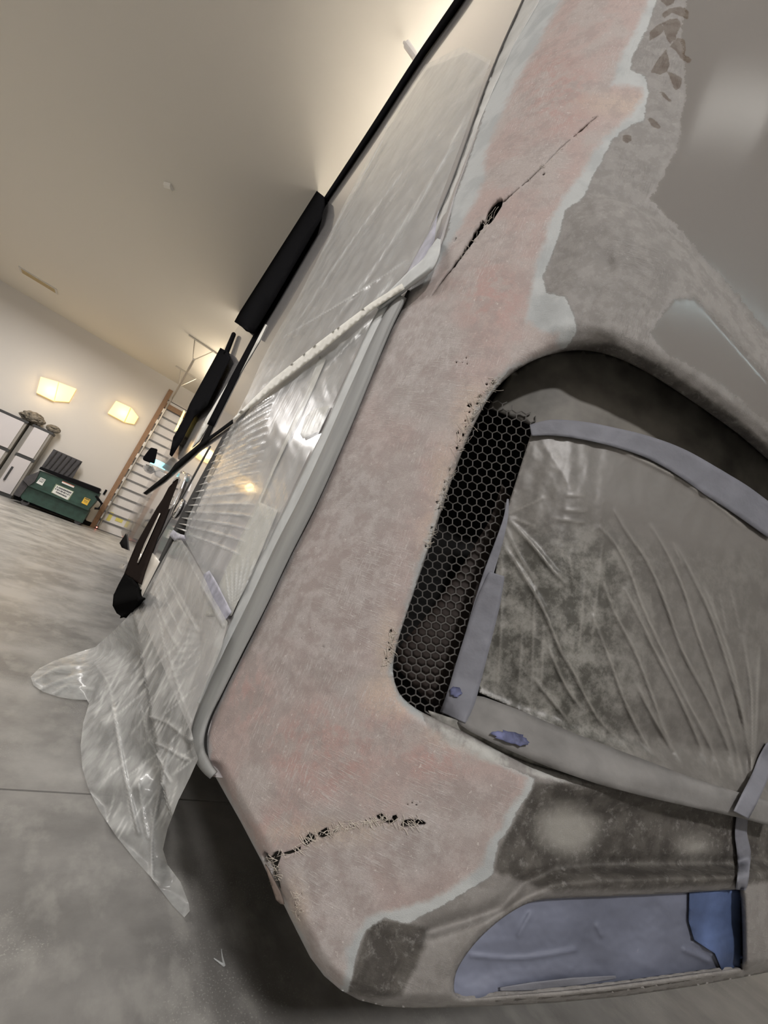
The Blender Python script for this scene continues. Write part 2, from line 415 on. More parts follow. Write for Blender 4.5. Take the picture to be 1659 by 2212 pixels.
def wallpoly(name, px, y, depth, m, parent=None, bevel=0):
    """a plate facing the camera side of the room whose front lies at distance y"""
    q = atY(px, y); return MB().prism([tuple(p) for p in q], (0, depth, 0)).build(name, m, parent, bevel=bevel)
# wall lamps
M['lampglow'] = mat('warm_lamp_diffuser', (.9, .7, .35), .4, emit=(1, .62, .20), estr=1.05)
M['lampedge'] = mat('lamp_frame', (.55, .42, .2), .5)
for nm, a, b_, lab in (('wall_light', [(88, 814), (126, 825), (116, 866), (79, 848)], [(128, 826), (165, 840), (149, 868), (118, 866)], 'glowing yellow wall light above the storage cabinets'),
                       ('wall_light', [(251, 866), (282, 880), (268, 911), (233, 892)], [(284, 881), (299, 901), (290, 916), (270, 912)], 'glowing yellow wall light nearest the overhead door')):
    c = atY([a[3]], FY)[0]
    e = empty(nm, (c[0], FY, c[2]), lab, 'wall light', 'wall lights on the far wall')
    wallpoly('diffuser', a, FY-.10, .09, M['lampglow'], e); wallpoly('side_diffuser', b_, FY-.07, .06, M['lampglow'], e)
    q = atY([a[0], a[2]], FY); cx = (q[0][0]+q[1][0])/2; cz = (q[0][2]+q[1][2])/2
    l = bpy.data.lights.new('wall_light_glow', 'POINT'); l.energy = 9; l.color = (1, .72, .36); l.shadow_soft_size = .15
    lo = bpy.data.objects.new('wall_light_glow', l); COL.objects.link(lo); lo.location = (cx+.1, FY-.35, cz)
tag(wallpoly('wall_switch', [(228, 1057), (232, 1059), (226, 1069), (222, 1067)], FY-.03, .03, M['black']), 'small black switch box on the wall between dumpster and door jamb', 'switch')
# ceiling vent: frame and slats
q = atZ([(50, 585), (60, 583), (118, 620), (110, 628)], CZ)
ve = empty('ceiling_vent', (-3.9, 13.2, CZ), 'narrow white slot vent in the ceiling above the cabinets', 'vent')
MB().box((-4.25, 13.02, CZ-.02), (-3.45, 13.30, CZ)).build('frame', M['wall'], ve)
mb = MB()
for i in range(4): mb.box((-4.2, 13.06+i*.06, CZ-.03), (-3.5, 13.08+i*.06, CZ-.015))
mb.build('slat', M['lampedge'], ve)
tag(MB().tube([tuple(p) for p in atZ([(358, 400), (372, 404)], CZ-.01)], .05, 8).build('smoke_detector', M['ceil']), 'small round detector on the ceiling above the roof edge', 'detector')
# fixture hung from the ceiling beside the roof
fx = empty('ceiling_light', (.40, 2.9, CZ), 'white hanging ceiling light fitting just showing past the roof edge', 'light fitting')
MB().tube([tuple(atZ([(873, 92)], CZ-.02)[0]), tuple(atZ([(892, 118)], CZ-.25)[0])], .012, 8).build('stem', M['white'], fx)
MB().tube([tuple(atZ([(878, 95)], CZ-.22)[0]), tuple(atZ([(898, 124)], CZ-.28)[0]), tuple(atZ([(925, 190)], CZ-.3)[0])], .03, 8).build('housing', M['white'], fx)

M['tubeglow'] = mat('cool_tube_glow', (.8, .95, 1), .4, emit=(.72, .95, 1), estr=9)  # unseen tube light, added to give the long highlight on the rear cap
tl = empty('ceiling_light', (2.0, -3.25, CZ), 'cool white tube light on the ceiling behind the motorhome', 'light fitting')
MB().box((.5, -3.32, CZ-.1), (3.5, -3.18, CZ)).build('housing', M['white'], tl)
MB().tube([(.55, -3.25, CZ-.14), (3.45, -3.25, CZ-.14)], .025, 10).build('tube', M['tubeglow'], tl)
M['panelglow'] = mat('panel_glow', (.9, .9, .85), .4, emit=(1, .97, .9), estr=1.1)  # unseen panel, added so the glossy upper cap shows a pale reflection
pl_ = empty('ceiling_light', (.9, -1.55, CZ), 'flat panel light on the ceiling behind the motorhome', 'light fitting')
MB().box((.4, -1.75, CZ-.05), (1.4, -1.35, CZ)).build('frame', M['white'], pl_)
MB().box((.43, -1.72, CZ-.055), (1.37, -1.38, CZ-.05)).build('diffuser', M['panelglow'], pl_)
# ------------------------------------------------------------------ cabinets
M['cabwhite'] = mat('white_cabinet_door', (.56, .53, .53), .4)
M['cabside'] = mat('grey_cabinet_side', (.27, .25, .22), .5)
M['cabedge'] = mat('dark_cabinet_frame', (.03, .03, .03), .5)
CYY = 14.4
def cabinet(x0, x1, lab, handles):
    e = empty('storage_cabinet', ((x0+x1)/2, CYY+.3, 0), lab, 'cabinet', 'storage cabinets by the far wall')
    MB().box((x0, CYY+.02, .0), (x1, FY-.03, 2.02)).build('carcass', M['cabside'], e)
    MB().box((x0-.02, CYY-.02, 2.0), (x1+.02, FY-.03, 2.06)).build('top_board', M['cabedge'], e)
    MB().box((x0, CYY, .0), (x1, CYY+.03, .09)).build('plinth', M['cabedge'], e)
    MB().box((x0, CYY-.005, 1.10), (x1, CYY+.03, 1.18)).build('middle_rail', M['cabedge'], e)
    for zz in ((.10, 1.10), (1.19, 1.99)):
        d = MB().box((x0+.03, CYY-.02, zz[0]), (x1-.05, CYY+.02, zz[1])).build('cabinet_door', M['cabwhite'], e, bevel=.005)
        if handles and (zz[0] < 1 or handles > 1):
            hz = (zz[0]+zz[1])/2; MB().box((x0+.09, CYY-.06, hz-.2), (x0+.13, CYY-.02, hz+.2)).build('handle', M['cabedge'] if zz[0] < 1 else M['chrome'], d)
    return e
xr = atY([(99, 958)], CYY)[0][0]; xg = atY([(58, 942)], CYY)[0][0]
xg2 = atY([(52, 938)], CYY)[0][0]
cabinet(xg, xr, 'tall white two-door cabinet with dark frame beside the dumpster', True)
cabinet(xg-1.05, xg-.14, 'tall white cabinet at the left edge of the photo, left of the shadow gap', 2)
MB_ = MB().box((xg-.11, CYY+.2, 0), (xg-.03, FY-.04, 2.0)); tag(MB_.build('filler_panel', M['cabside']), 'grey recessed filler panel between the two white cabinets', 'panel')  # grey panel stands in for the shade in the gap between cabinets
def lump(name, c, s, m, label, cat, seed):
    bm = bmesh.new(); bmesh.ops.create_icosphere(bm, subdivisions=4, radius=1)
    for v in bm.verts:
        k = 1+.28*mnoise.noise(v.co*2.2+Vector((seed, 0, 0)))+.12*mnoise.noise(v.co*6+Vector((0, seed, 0)))
        v.co = Vector((v.co.x*s[0], v.co.y*s[1], max(-.75, v.co.z)*s[2]))*k
    zmin = min(v.co.z for v in bm.verts)
    me = bpy.data.meshes.new(name); bm.to_mesh(me); bm.free(); me.materials.append(m)
    o = bpy.data.objects.new(name, me); COL.objects.link(o); o.location = (c[0], c[1], c[2]-zmin); tag(o, label, cat); return o
ch = atY([(50, 932), (80, 952)], CYY+.2)
M['cloth'] = mat('mottled_cloth', (.16, .14, .11), .9, nscale=12, namp=.8)
lump('cloth_bundle', (ch[0][0], CYY+.22, 2.06), (.27, .2, .17), M['cloth'], 'mottled brown bundle of cloth on top of the cabinets', 'bundle', 3)
rg = bmesh.new()
mb = MB(); pts = [(ch[1][0]+.16+.12*math.cos(a), CYY+.22+.12*math.sin(a)*.6, 2.178+.06*math.sin(a)) for a in np.linspace(0, 2*math.pi, 24)]
mb.tube(pts, .055, 8); tag(mb.build('hose_coil', M['cloth'], smooth=True), 'small dark coil on the cabinet top, right of the cloth bundle', 'coil')

# ------------------------------------------------------------------ dumpster
DY = 13.6
de = empty('dumpster', (-1.4, DY+.5, 0), 'dark green wheeled dumpster with raised black lid against the far wall', 'dumpster')
def dp(name, px, dy, depth, m, parent=None, bevel=0): return wallpoly(name, px, DY+dy, depth, m, parent or de, bevel)
dp('upper_bin', [(86, 1016), (216, 1064), (206, 1084), (188, 1103), (60, 1050), (62, 1040)], 0, 1.0, M['green'])
dp('lower_bin', [(60, 1050), (192, 1103), (178, 1130), (47, 1078), (40, 1066)], .06, .9, M['green'])
dp('rim', [(84, 1013), (88, 1008), (217, 1056), (214, 1067)], -.04, .12, M['black'])
dp('seam_ridge', [(58, 1048), (60, 1045), (193, 1099), (191, 1103)], -.03, .06, M['green'])
dp('fork_pocket', [(86, 1018), (58, 1028), (49, 1037), (62, 1050), (75, 1040)], -.05, .3, M['lid'])
dp('side_panel', [(49, 1037), (60, 1050), (42, 1074), (28, 1068)], .02, .7, M['lid'])
dp('underframe', [(34, 1062), (184, 1124), (178, 1132), (28, 1076)], .15, .6, M['black'])
ld = dp('lid', [(116, 970), (178, 997), (155, 1035), (148, 1031), (140, 1028), (89, 1009)], .95, .05, M['lid'])
for i in range(6):
    t = (i+.5)/6; a = np.array((116, 970))+t*np.array((62, 27)); b_ = np.array((91, 1008))+t*np.array((60, 24))
    q = atY([a+(2, 3), b_+(1, -2)], DY+.93); MB().tube([tuple(q[0]), tuple(q[1])], .018, 6).build('lid_rib', M['lid'], ld)
dp('closed_lid', [(140, 1031), (150, 1030), (217, 1055), (216, 1060)], .0, .9, M['lid'])
q = atY([(209, 1078), (216, 1078), (214, 1073)], DY)
h1 = atY([(204, 1098), (213, 1099), (220, 1088), (207, 1071)], DY)
MB().tube([tuple(p) for p in h1], .03, 8).build('fork_bar', M['black'], de)
dp('gusset', [(207, 1068), (217, 1085), (203, 1078)], .02, .04, M['green'])
for cx, cy in ((58, 1080), (171, 1123)):
    c = atY([(cx, cy)], DY+.12)[0]; rr = .085; zc = max(c[2], rr)
    wv = MB(); wv.prism([(c[0]+rr*math.cos(a), c[1]-.03, rr+rr*math.sin(a)) for a in np.linspace(0, 2*math.pi, 20)[:-1]], (0, .06, 0))
    wo = wv.build('caster', M['lid'], de)
    MB().box((c[0]-.05, c[1]-.04, rr), (c[0]+.05, c[1]+.04, zc+.2)).build('caster_fork', M['black'], wo)
M['decal'] = mat('white_decal', (.72, .73, .70), .5); M['ink'] = mat('dark_ink', (.06, .06, .07), .6); M['orange'] = mat('amber_decal', (.75, .48, .05), .5)
M['rededge'] = mat('red_print', (.6, .16, .1), .5)
M['boardedge'] = mat('greenish_board', (.25, .30, .2), .6)
s0 = dp('decal', [(88, 1031), (99, 1036), (91, 1049), (78, 1043)], -.012, .008, M['decal'])
def marks(par, corners, rows, m, dy):
    A, B, C_, D = [np.array(c, float) for c in corners]
    for (v, u0, u1, hgt) in rows:
        u = u0; mb = MB()
        while u < u1:
            wd = .035+.03*random.random(); qs = []
            for uu, vv in ((u, v), (min(u+wd, u1), v), (min(u+wd, u1), v+hgt), (u, v+hgt)):
                qs.append((A*(1-uu)+B*uu)*(1-vv)+(D*(1-uu)+C_*uu)*vv)
            q = atY(qs, DY+dy); mb.prism([tuple(p) for p in q], (0, .002, 0)); u += wd+.018+(.03 if random.random() < .18 else 0)
        mb.build('lettering', m, par)
marks(s0, [(88, 1031), (99, 1036), (91, 1049), (78, 1043)], [(.1, .1, .9, .1), (.32, .08, .92, .07), (.5, .15, .8, .1)], M['ink'], -.017)
dp('sign_board', [(121, 1045), (160, 1062), (147, 1082), (110, 1064)], -.012, .008, M['boardedge'])
cn = [(122.5, 1047.5), (158, 1062.5), (145.5, 1080), (112, 1063.5)]
s1 = dp('sign', cn, -.018, .006, M['decal'])
marks(s1, cn, [(.10, .06, .95, .17), (.37, .05, .95, .17), (.66, .18, .85, .15)], M['ink'], -.023)
s2 = dp('notice_strip', [(135, 1039), (161, 1050), (159, 1054), (133, 1043)], -.012, .008, M['decal'])
dp('strip_print', [(135, 1039), (161, 1050), (160.5, 1051), (134.5, 1040)], -.016, .003, M['rededge'], s2)
s3 = dp('warning_decal', [(183, 1074), (195.5, 1079), (188, 1092), (175.5, 1086)], -.012, .008, M['orange'])
marks(s3, [(183, 1074), (195.5, 1079), (188, 1092), (175.5, 1086)], [(.05, .1, .9, .16), (.4, .2, .8, .08), (.6, .2, .8, .08)], M['ink'], -.017)

# ------------------------------------------------------------------ motorhome
rv = empty('motorhome', (1.5, 5, 0), 'long pale motorhome with a stripped and cracked rear corner, masked for repair', 'motorhome')
SEAM = [(1165, -80), (1130, 0), (1095, 80), (1060, 190), (1015, 310), (975, 420), (946, 520), (925, 575), (882, 622), (842, 700), (790, 820), (735, 950),
        (680, 1070), (625, 1180), (570, 1300), (520, 1400), (480, 1480), (452, 1545), (440, 1590), (441, 1630), (455, 1665)]
# side wall behind everything on the left flank
q = body(SEAM, 0)
sidepts = [(.2505, p[1]-.015, p[2]) for p in q] + [(.2505, 1.94, .455), (.2505, 8.2, .455), (.2505, 8.2, 4.34), (.2505, .80, 4.34)]
sp_ = MB().prism(sidepts, (.02, 0, 0)).build('side_wall', M['body'], rv)
fr = MB().prism([(.2505, 8.2, .455), (.29, 8.8, .455), (.45, 9.4, .5), (1.4, 9.7, .5), (2.5, 9.4, .5), (2.7, 8.2, .455)], (0, 0, 3.88)).build('front_cap', M['body'], rv)
shell = [(.272, .80), (.272, 8.2), (2.70, 8.2), (2.70, .36), (1.8, .36), (1.2, .38), (.85, .44), (.62, .55), (.47, .66)]
MB().prism([(x, y, .47) for x, y in shell], (0, 0, 3.86)).build('inner_shell', M['dark'], rv)
MB().box((.26, .7, 4.33), (2.72, 9.0, 4.40)).build('roof', M['body'], rv)
up = [tuple(prof[i]) for i in range(7, len(prof), 4)]
MB().prism([(x, y, 3.4) for x, y in up]+[(2.7, .7, 3.4), (.27, .7, 3.4)], (0, 0, .96)).build('upper_cap', M['body'], rv)

# ---- the rear cap
def smooth_poly(p, n=5): return [tuple(x) for x in crom(p, n, True)]
OPEN = smooth_poly([(849, 1450), (856, 1400), (872, 1345), (900, 1262), (935, 1160), (968, 1060), (1003, 965), (1036, 895), (1062, 852), (1100, 812), (1150, 780), (1205, 762),
        (1265, 757), (1330, 772), (1400, 806), (1470, 850), (1540, 898), (1600, 942), (1680, 1010), (1780, 1080), (1790, 1400), (1780, 1790),
        (1700, 1765), (1600, 1738), (1450, 1712), (1300, 1688), (1180, 1660), (1080, 1622), (1000, 1580), (940, 1552), (895, 1528), (862, 1496)], 4)
BLUE = smooth_poly([(981, 2124), (990, 2090), (1020, 2045), (1060, 2004), (1105, 1970), (1150, 1948), (1200, 1941), (1300, 1937), (1450, 1930), (1585, 1922), (1598, 1926),
        (1603, 2000), (1603, 2085), (1590, 2092), (1500, 2103), (1400, 2117), (1250, 2136), (1100, 2149), (1010, 2157), (985, 2148)], 4)
def jag(line, widths, seed=0, amp=1.0):
    """a ragged slit along a line"""
    r = random.Random(seed); L = crom(line, 6); n = len(L); W = np.interp(np.linspace(0, 1, n), np.linspace(0, 1, len(widths)), widths)
    T = np.gradient(L, axis=0); T /= np.linalg.norm(T, axis=1)[:, None]; Nn = np.stack([-T[:, 1], T[:, 0]], 1)
    a = [L[i]+Nn[i]*(W[i]*.5*(1+amp*(r.random()-.5)))+T[i]*(r.random()-.5)*2 for i in range(n)]
    b_ = [L[i]-Nn[i]*(W[i]*.5*(1+amp*(r.random()-.5))) for i in range(n)]
    return [tuple(x) for x in a]+[tuple(x) for x in b_[::-1]]
CR = []
CR.append(jag([(931, 640), (957, 603), (985, 568), (1010, 532), (1030, 500), (1047, 478)], [1.5, 5, 7, 9, 12, 13], 1, .5))
CR.append([(1048, 471), (1053, 455), (1062, 442), (1074, 431), (1084, 428), (1087, 434), (1084, 446), (1074, 462), (1064, 478), (1055, 486), (1049, 480)])
CR.append(jag([(1086, 437), (1100, 424), (1112, 414), (1122, 405)], [5, 4, 2.5, 2], 2, .8))
CR.append(jag([(1126, 402), (1142, 388), (1160, 371), (1176, 356)], [3, 3.5, 2.5, 1.5], 3, .9))
CR.append(jag([(1178, 354), (1205, 325), (1232, 301)], [1.5, 2, 1.5], 4, .8))
CR.append(jag([(1238, 296), (1262, 275), (1291, 250)], [2, 4, 1.5], 5, 1.2))
CR.append([(1172, 374), (1176, 372), (1178, 375), (1175, 379), (1171, 378)])
CR.append([(979, 521), (985, 512), (987, 514), (981, 523)])
# the lower tear
CR.append([(565, 1846), (571, 1838), (578, 1843), (584, 1853), (590, 1842), (600, 1838), (608, 1840), (606, 1852), (601, 1868), (600, 1885), (603, 1900), (607, 1918), (604, 1928), (598, 1922), (590, 1905), (580, 1880), (570, 1862)])
CR.append([(611, 1842), (625, 1838), (640, 1833), (650, 1828), (649, 1836), (637, 1842), (620, 1848), (612, 1850)])
CR.append([(652, 1820), (660, 1808), (668, 1798), (678, 1804), (682, 1814), (676, 1817), (668, 1822), (659, 1830)])
CR.append([(684, 1802), (694, 1794), (706, 1787), (712, 1794), (713, 1804), (704, 1808), (694, 1812), (687, 1810)])
CR.append([(716, 1796), (724, 1792), (728, 1797), (720, 1801)])
CR.append([(812, 1762), (824, 1757), (830, 1762), (836, 1770), (846, 1772), (848, 1762), (856, 1760), (860, 1768), (852, 1778), (842, 1782), (832, 1779), (822, 1774), (814, 1770)])
CR.append([(864, 1784), (872, 1772), (884, 1770), (898, 1770), (912, 1772), (921, 1778), (918, 1783), (904, 1785), (888, 1788), (872, 1789)])
def blots(n, box, size, seed, line=None, w=8):
    r = random.Random(seed); out = []
    for _ in range(n):
        if line is not None:
            L = crom(line, 8); i = r.randrange(len(L)); c = L[i]+np.array((r.gauss(0, w), r.gauss(0, w*.6)))
        else: c = np.array((r.uniform(box[0], box[2]), r.uniform(box[1], box[3])))
        s = size*r.uniform(.5, 1.3); an = r.uniform(0, 3); k = r.randint(4, 6)
        p = [(c[0]+s*math.cos(an+j*2*math.pi/k)*r.uniform(.5, 1.3), c[1]+s*1.2*math.sin(an+j*2*math.pi/k)*r.uniform(.5, 1.3)) for j in range(k)]
        out.append(p)
    return out
EDGE = [(1078, 822), (1055, 840), (1035, 868), (1018, 900), (1005, 925), (995, 950), (988, 975)]
EDGE2 = [(976, 1010), (968, 1035), (962, 1055), (955, 1080), (948, 1098)]
EDGE3 = [(938, 1135), (930, 1165), (920, 1185)]
EDGE4 = [(852, 1360), (846, 1385), (840, 1410), (834, 1435)]
small = []
small += blots(60, None, 5.0, 11, EDGE, 7) + blots(30, None, 5.0, 12, EDGE2, 4) + blots(22, None, 4.8, 13, EDGE3, 4) + blots(34, None, 5.2, 14, EDGE4, 4.5)
small += blots(10, (632, 1932, 652, 1982), 2.3, 15) + blots(6, (880, 1730, 908, 1740), 2.2, 16) + blots(7, (726, 1768, 800, 1790), 2.0, 17)
small += blots(5, (640, 1300, 700, 1420), 1.0, 18)+blots(4, (985, 770, 1020, 790), 2, 19)
def disjoint(hs):
    out = []; boxes = []
    for h in hs:
        a = np.array(h); lo = a.min(0)-1.5; hi = a.max(0)+1.5
        if any(np.all(lo < h2) and np.all(hi > l2) for l2, h2 in boxes): continue
        boxes.append((lo, hi)); out.append(h)
    return out
OPa = np.array(OPEN)
small = [h for h in small if sd(np.array(h, float), OPa).max() < -3]
holes = CR[:]
bx = [(np.array(h).min(0), np.array(h).max(0)) for h in CR]
for h in disjoint(small):
    a = np.array(h); lo = a.min(0)-1.5; hi = a.max(0)+1.5
    if any(np.all(lo < h2) and np.all(hi > l2) for l2, h2 in bx): continue
    holes.append(h)
BOTTOM = [(462, 1672), (490, 1722), (520, 1775), (550, 1832), (566, 1862), (580, 1892), (592, 1918), (602, 1935), (612, 1952), (628, 1985), (648, 2025), (670, 2068), (700, 2108), (735, 2138), (775, 2160),
          (830, 2174), (900, 2178), (1050, 2174), (1200, 2166), (1350, 2152), (1500, 2130), (1600, 2112), (1700, 2092), (1800, 2072)]
CAPO = SEAM + BOTTOM + [(1800, 1000), (1800, 200), (1800, -80)]
botline = np.array(BOTTOM, float)
BROW = crom([(1268, 424), (1290, 423), (1330, 432), (1375, 452), (1420, 480), (1470, 525), (1520, 580), (1575, 645), (1640, 722), (1720, 815), (1820, 930)], 6)
BROWP = [tuple(p) for p in BROW]+[(1820, 1400), (1300, 1400), (1150, 1200), (1060, 900), (1150, 700), (1200, 560), (1225, 470)]
SLICKA = [(1500, -90), (1470, 60), (1480, 200), (1460, 320), (1430, 380), (1400, 430), (1470, 500), (1530, 570), (1600, 650), (1700, 770), (1810, 900), (1810, -90)]
SLICKB = [(1455, 640), (1500, 640), (1560, 700), (1640, 790), (1740, 900), (1740, 990), (1640, 900), (1540, 820), (1440, 770), (1400, 720)]
def ridge(P, line, w_):
    L = crom(line, 4); best = np.full(len(P), 1e9); tt = np.zeros(len(P)); n = len(L)-1
    for i in range(n):
        a, b = L[i], L[i+1]; ab = b-a; t = np.clip(((P-a)@ab)/max(ab@ab, 1e-9), 0, 1)
        d = np.linalg.norm(P-a-t[:, None]*ab, axis=1); m = d < best; best[m] = d[m]; tt[m] = (i+t[m])/n
    return np.exp(-(best/w_)**2)*np.sqrt(np.clip(np.sin(np.pi*np.clip(tt, 0.0, 1.0)), 0, 1))
def sstep(x, a, b_):
    t = np.clip((x-a)/(b_-a), 0, 1); return t*t*(3-2*t)
def bumpn(P, s, sx=0): return np.array([mnoise.noise(Vector((p[0]/s+sx, p[1]/s, .3))) for p in P])
CREASE = [(860, 1530), (930, 1640), (900, 1760), (860, 1880), (790, 1990), (740, 2150)]
CHAN = [(1070, 1960), (1120, 1910), (1180, 1870), (1260, 1850), (1400, 1840), (1590, 1830)]
SWAG = [(930, 2010), (1010, 1985), (1080, 1960), (1130, 1905), (1200, 1880), (1300, 1872), (1590, 1868)]
def cap_off(P):
    o = np.zeros(len(P))
    # underside rolls in towards the bottom edge
    e = segdist(P, botline); o -= .030*(1-np.clip(e/34, 0, 1))**2
    # raised brow over the light recess
    s = sd(P, BROWP); o += .016*sstep(s, -6, 60)*sstep(segdist(P, OPa), 0, 60)
    o += .011*(sstep(s, -3, 2))*sstep(P[:, 0], 1260, 1340)
    # lip of the recess rolls in
    dO = segdist(P, OPa); o -= .012*(1-np.clip(dO/26, 0, 1))**2
    # lip of the lower lamp recess
    dB = segdist(P, np.array(BLUE)); o -= .010*(1-np.clip(dB/16, 0, 1))**2
    # channel above the lower lamp, hollow between the two openings
    inner = (P[:, 0] > 1090)*sstep(P[:, 0], 1100, 1240)*sstep(P[:, 1], 1690, 1770)*(1-sstep(P[:, 1], 1850, 1895))
    o -= .020*inner
    o -= .010*np.exp(-(segdist(P, SWAG)/16)**2)
    o += .006*np.exp(-(segdist(P, [(1040, 2060), (1120, 1960), (1190, 1915), (1300, 1905), (1590, 1898)])/14)**2)
    # crack lips and old repairs
    o += .0022*np.exp(-(segdist(P, [(931, 650), (1010, 545), (1060, 490)])-14)**2/60)*.6
    o += .004*np.exp(-((P[:, 0]-1270)**2/40**2+(P[:, 1]-600)**2/22**2)) - .005*np.exp(-((P[:, 0]-1315)**2/18**2+(P[:, 1]-575)**2/30**2))
    o -= .005*np.exp(-((P[:, 0]-860)**2/60**2+(P[:, 1]-1490)**2/40**2))
    o += (.0016*bumpn(P, 70)+.0004*bumpn(P, 18, 7))*(1-sstep(np.maximum(sd(P, SLICKA), sd(P, SLICKB)), -20, 10))
    return o
def Z(*pl):     # union of zones as one signed distance
    return lambda P: np.max([sd(P, p) for p in pl], axis=0)
def G(*spots):  # round patches (x, y, rx, ry)
    return lambda P: np.max([(1-np.hypot((P[:, 0]-x)/rx, (P[:, 1]-y)/ry))*min(rx, ry) for x, y, rx, ry in spots], axis=0)
PINK = [(1245, -90), (1215, 0), (1180, 60), (1150, 120), (1115, 180), (1085, 240), (1060, 300), (1045, 350), (1050, 378), (1030, 430), (1000, 478), (975, 520), (955, 560), (925, 610), (895, 640), (850, 715),
        (790, 840), (700, 1050), (590, 1280), (500, 1470), (450, 1575), (455, 1650), (560, 1840), (620, 1960), (680, 2080), (735, 2140), (745, 2100), (750, 2050), (775, 2010), (790, 1985), (810, 1975), (870, 1962), (925, 1945), (960, 1930), (1000, 1900),
        (1040, 1870), (1050, 1830), (1080, 1790), (1100, 1750), (1125, 1715), (1140, 1680), (1080, 1650), (1000, 1610), (930, 1575), (860, 1510), (840, 1450), (900, 1230), (960, 1050), (1030, 880), (1090, 800), (1150, 775), (1205, 755), (1205, 722), (1165, 712), (1135, 690), (1148, 625),
        (1160, 560), (1178, 520), (1185, 480), (1220, 420), (1262, 368), (1285, 320), (1320, 285), (1360, 250), (1388, 210), (1385, 192), (1350, 185), (1318, 185), (1330, 150), (1345, 110), (1375, 60), (1400, 0), (1415, -90)]
LIGHT = [(1200, -90), (1150, 0), (1110, 90), (1060, 190), (1028, 300), (1000, 380), (975, 440), (968, 500), (900, 640), (450, 1560), (440, 1640), (640, 2030), (700, 2120), (745, 2160), (762, 2110), (775, 2050), (792, 2010), (830, 1985), (880, 1995), (960, 1955), (1020, 1920), (1066, 1890),
         (1078, 1820), (1100, 1790), (1120, 1750), (1150, 1705), (1157, 1680), (1040, 1630), (930, 1590), (860, 1400), (1000, 930), (1100, 800), (1225, 750), (1247, 720), (1240, 680), (1222, 640), (1180, 630), (1175, 600), (1190, 560), (1208, 510), (1215, 485), (1222, 455), (1262, 425), (1280, 385), (1310, 330), (1325, 300),
         (1355, 275), (1390, 262), (1402, 200), (1395, 165), (1362, 150), (1368, 120), (1400, 60), (1420, 0), (1430, -90)]
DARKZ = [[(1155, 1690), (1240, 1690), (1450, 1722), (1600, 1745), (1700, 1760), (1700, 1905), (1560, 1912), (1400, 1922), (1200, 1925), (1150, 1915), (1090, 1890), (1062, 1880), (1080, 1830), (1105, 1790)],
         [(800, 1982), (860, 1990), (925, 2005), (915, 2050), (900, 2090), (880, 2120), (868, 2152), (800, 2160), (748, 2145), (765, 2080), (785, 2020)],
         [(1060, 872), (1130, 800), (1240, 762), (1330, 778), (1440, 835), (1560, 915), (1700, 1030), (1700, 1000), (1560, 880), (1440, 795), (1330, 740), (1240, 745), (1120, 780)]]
BROWNZ = [[(1432, 48), (1445, 42), (1462, 40), (1472, 48), (1470, 58), (1462, 75), (1455, 90), (1446, 94), (1438, 80), (1433, 62)],
          [(1408, 152), (1420, 130), (1434, 112), (1440, 106), (1445, 125), (1446, 140), (1440, 155), (1426, 160), (1405, 156)],
          [(1443, 155), (1455, 158), (1474, 170), (1470, 188), (1460, 196), (1450, 180)],
          [(1464, 82), (1478, 85), (1482, 105), (1478, 118), (1496, 128), (1488, 138), (1470, 125), (1460, 110), (1446, 100)],
          [(1428, 32), (1445, 18), (1470, 14), (1488, 24), (1486, 42), (1470, 34), (1452, 28), (1436, 38)],
          [(1426, 0), (1440, -20), (1462, -10), (1455, 6), (1440, 14)],
          [(1413, 60), (1428, 50), (1434, 68), (1415, 82), (1402, 88), (1404, 70)],
          [(1398, 258), (1405, 254), (1418, 262), (1427, 274), (1424, 279), (1408, 272)],
          [(1424, 198), (1434, 200), (1452, 218), (1448, 222), (1436, 214)],
          [(1344, 294), (1352, 290), (1364, 294), (1364, 304), (1354, 309), (1345, 303)]]
SLICK = [SLICKA, SLICKB]
attrs = dict(pink=Z(PINK), light=Z(LIGHT), dark=Z(*DARKZ), brown=Z(*BROWNZ), slick=Z(*SLICK),
             blob=G((1225, 1790, 62, 52), (1500, 1830, 30, 20)),
             grey=G((700, 1180, 170, 330), (700, 1950, 130, 190), (880, 760, 110, 150), (560, 1450, 100, 160), (1000, 1730, 90, 60), (900, 1850, 120, 80)),
             red=G((1060, 640, 60, 75), (700, 1620, 120, 100), (540, 1510, 50, 80), (840, 1530, 60, 50), (1200, 200, 70, 90), (610, 1790, 60, 50), (930, 1640, 90, 40)),
             cream=G((850, 1500, 66, 50), (1020, 905, 40, 70), (962, 1060, 30, 90), (935, 1180, 26, 80), (700, 1800, 100, 26), (1340, 225, 70, 22), (1000, 1590, 60, 24), (640, 1955, 22, 50), (840, 1400, 26, 70)),
             dust=lambda P: 17-segdist(P, [(885, 1545), (960, 1590), (1050, 1628), (1130, 1655), (1200, 1675), (1260, 1686), (1350, 1700)])*np.interp(P[:, 0], [880, 1100, 1350], [1, 1.1, 2.4]))
cap = sheet('rear_cap', CAPO, lambda P: body(P, cap_off(P)), M['cap'], rv, sp=4.6, holes=[OPEN, BLUE]+holes, thick=.006, attrs=attrs)
cap['label'] = 'sanded pinkish and grey rear corner panel with long cracks'

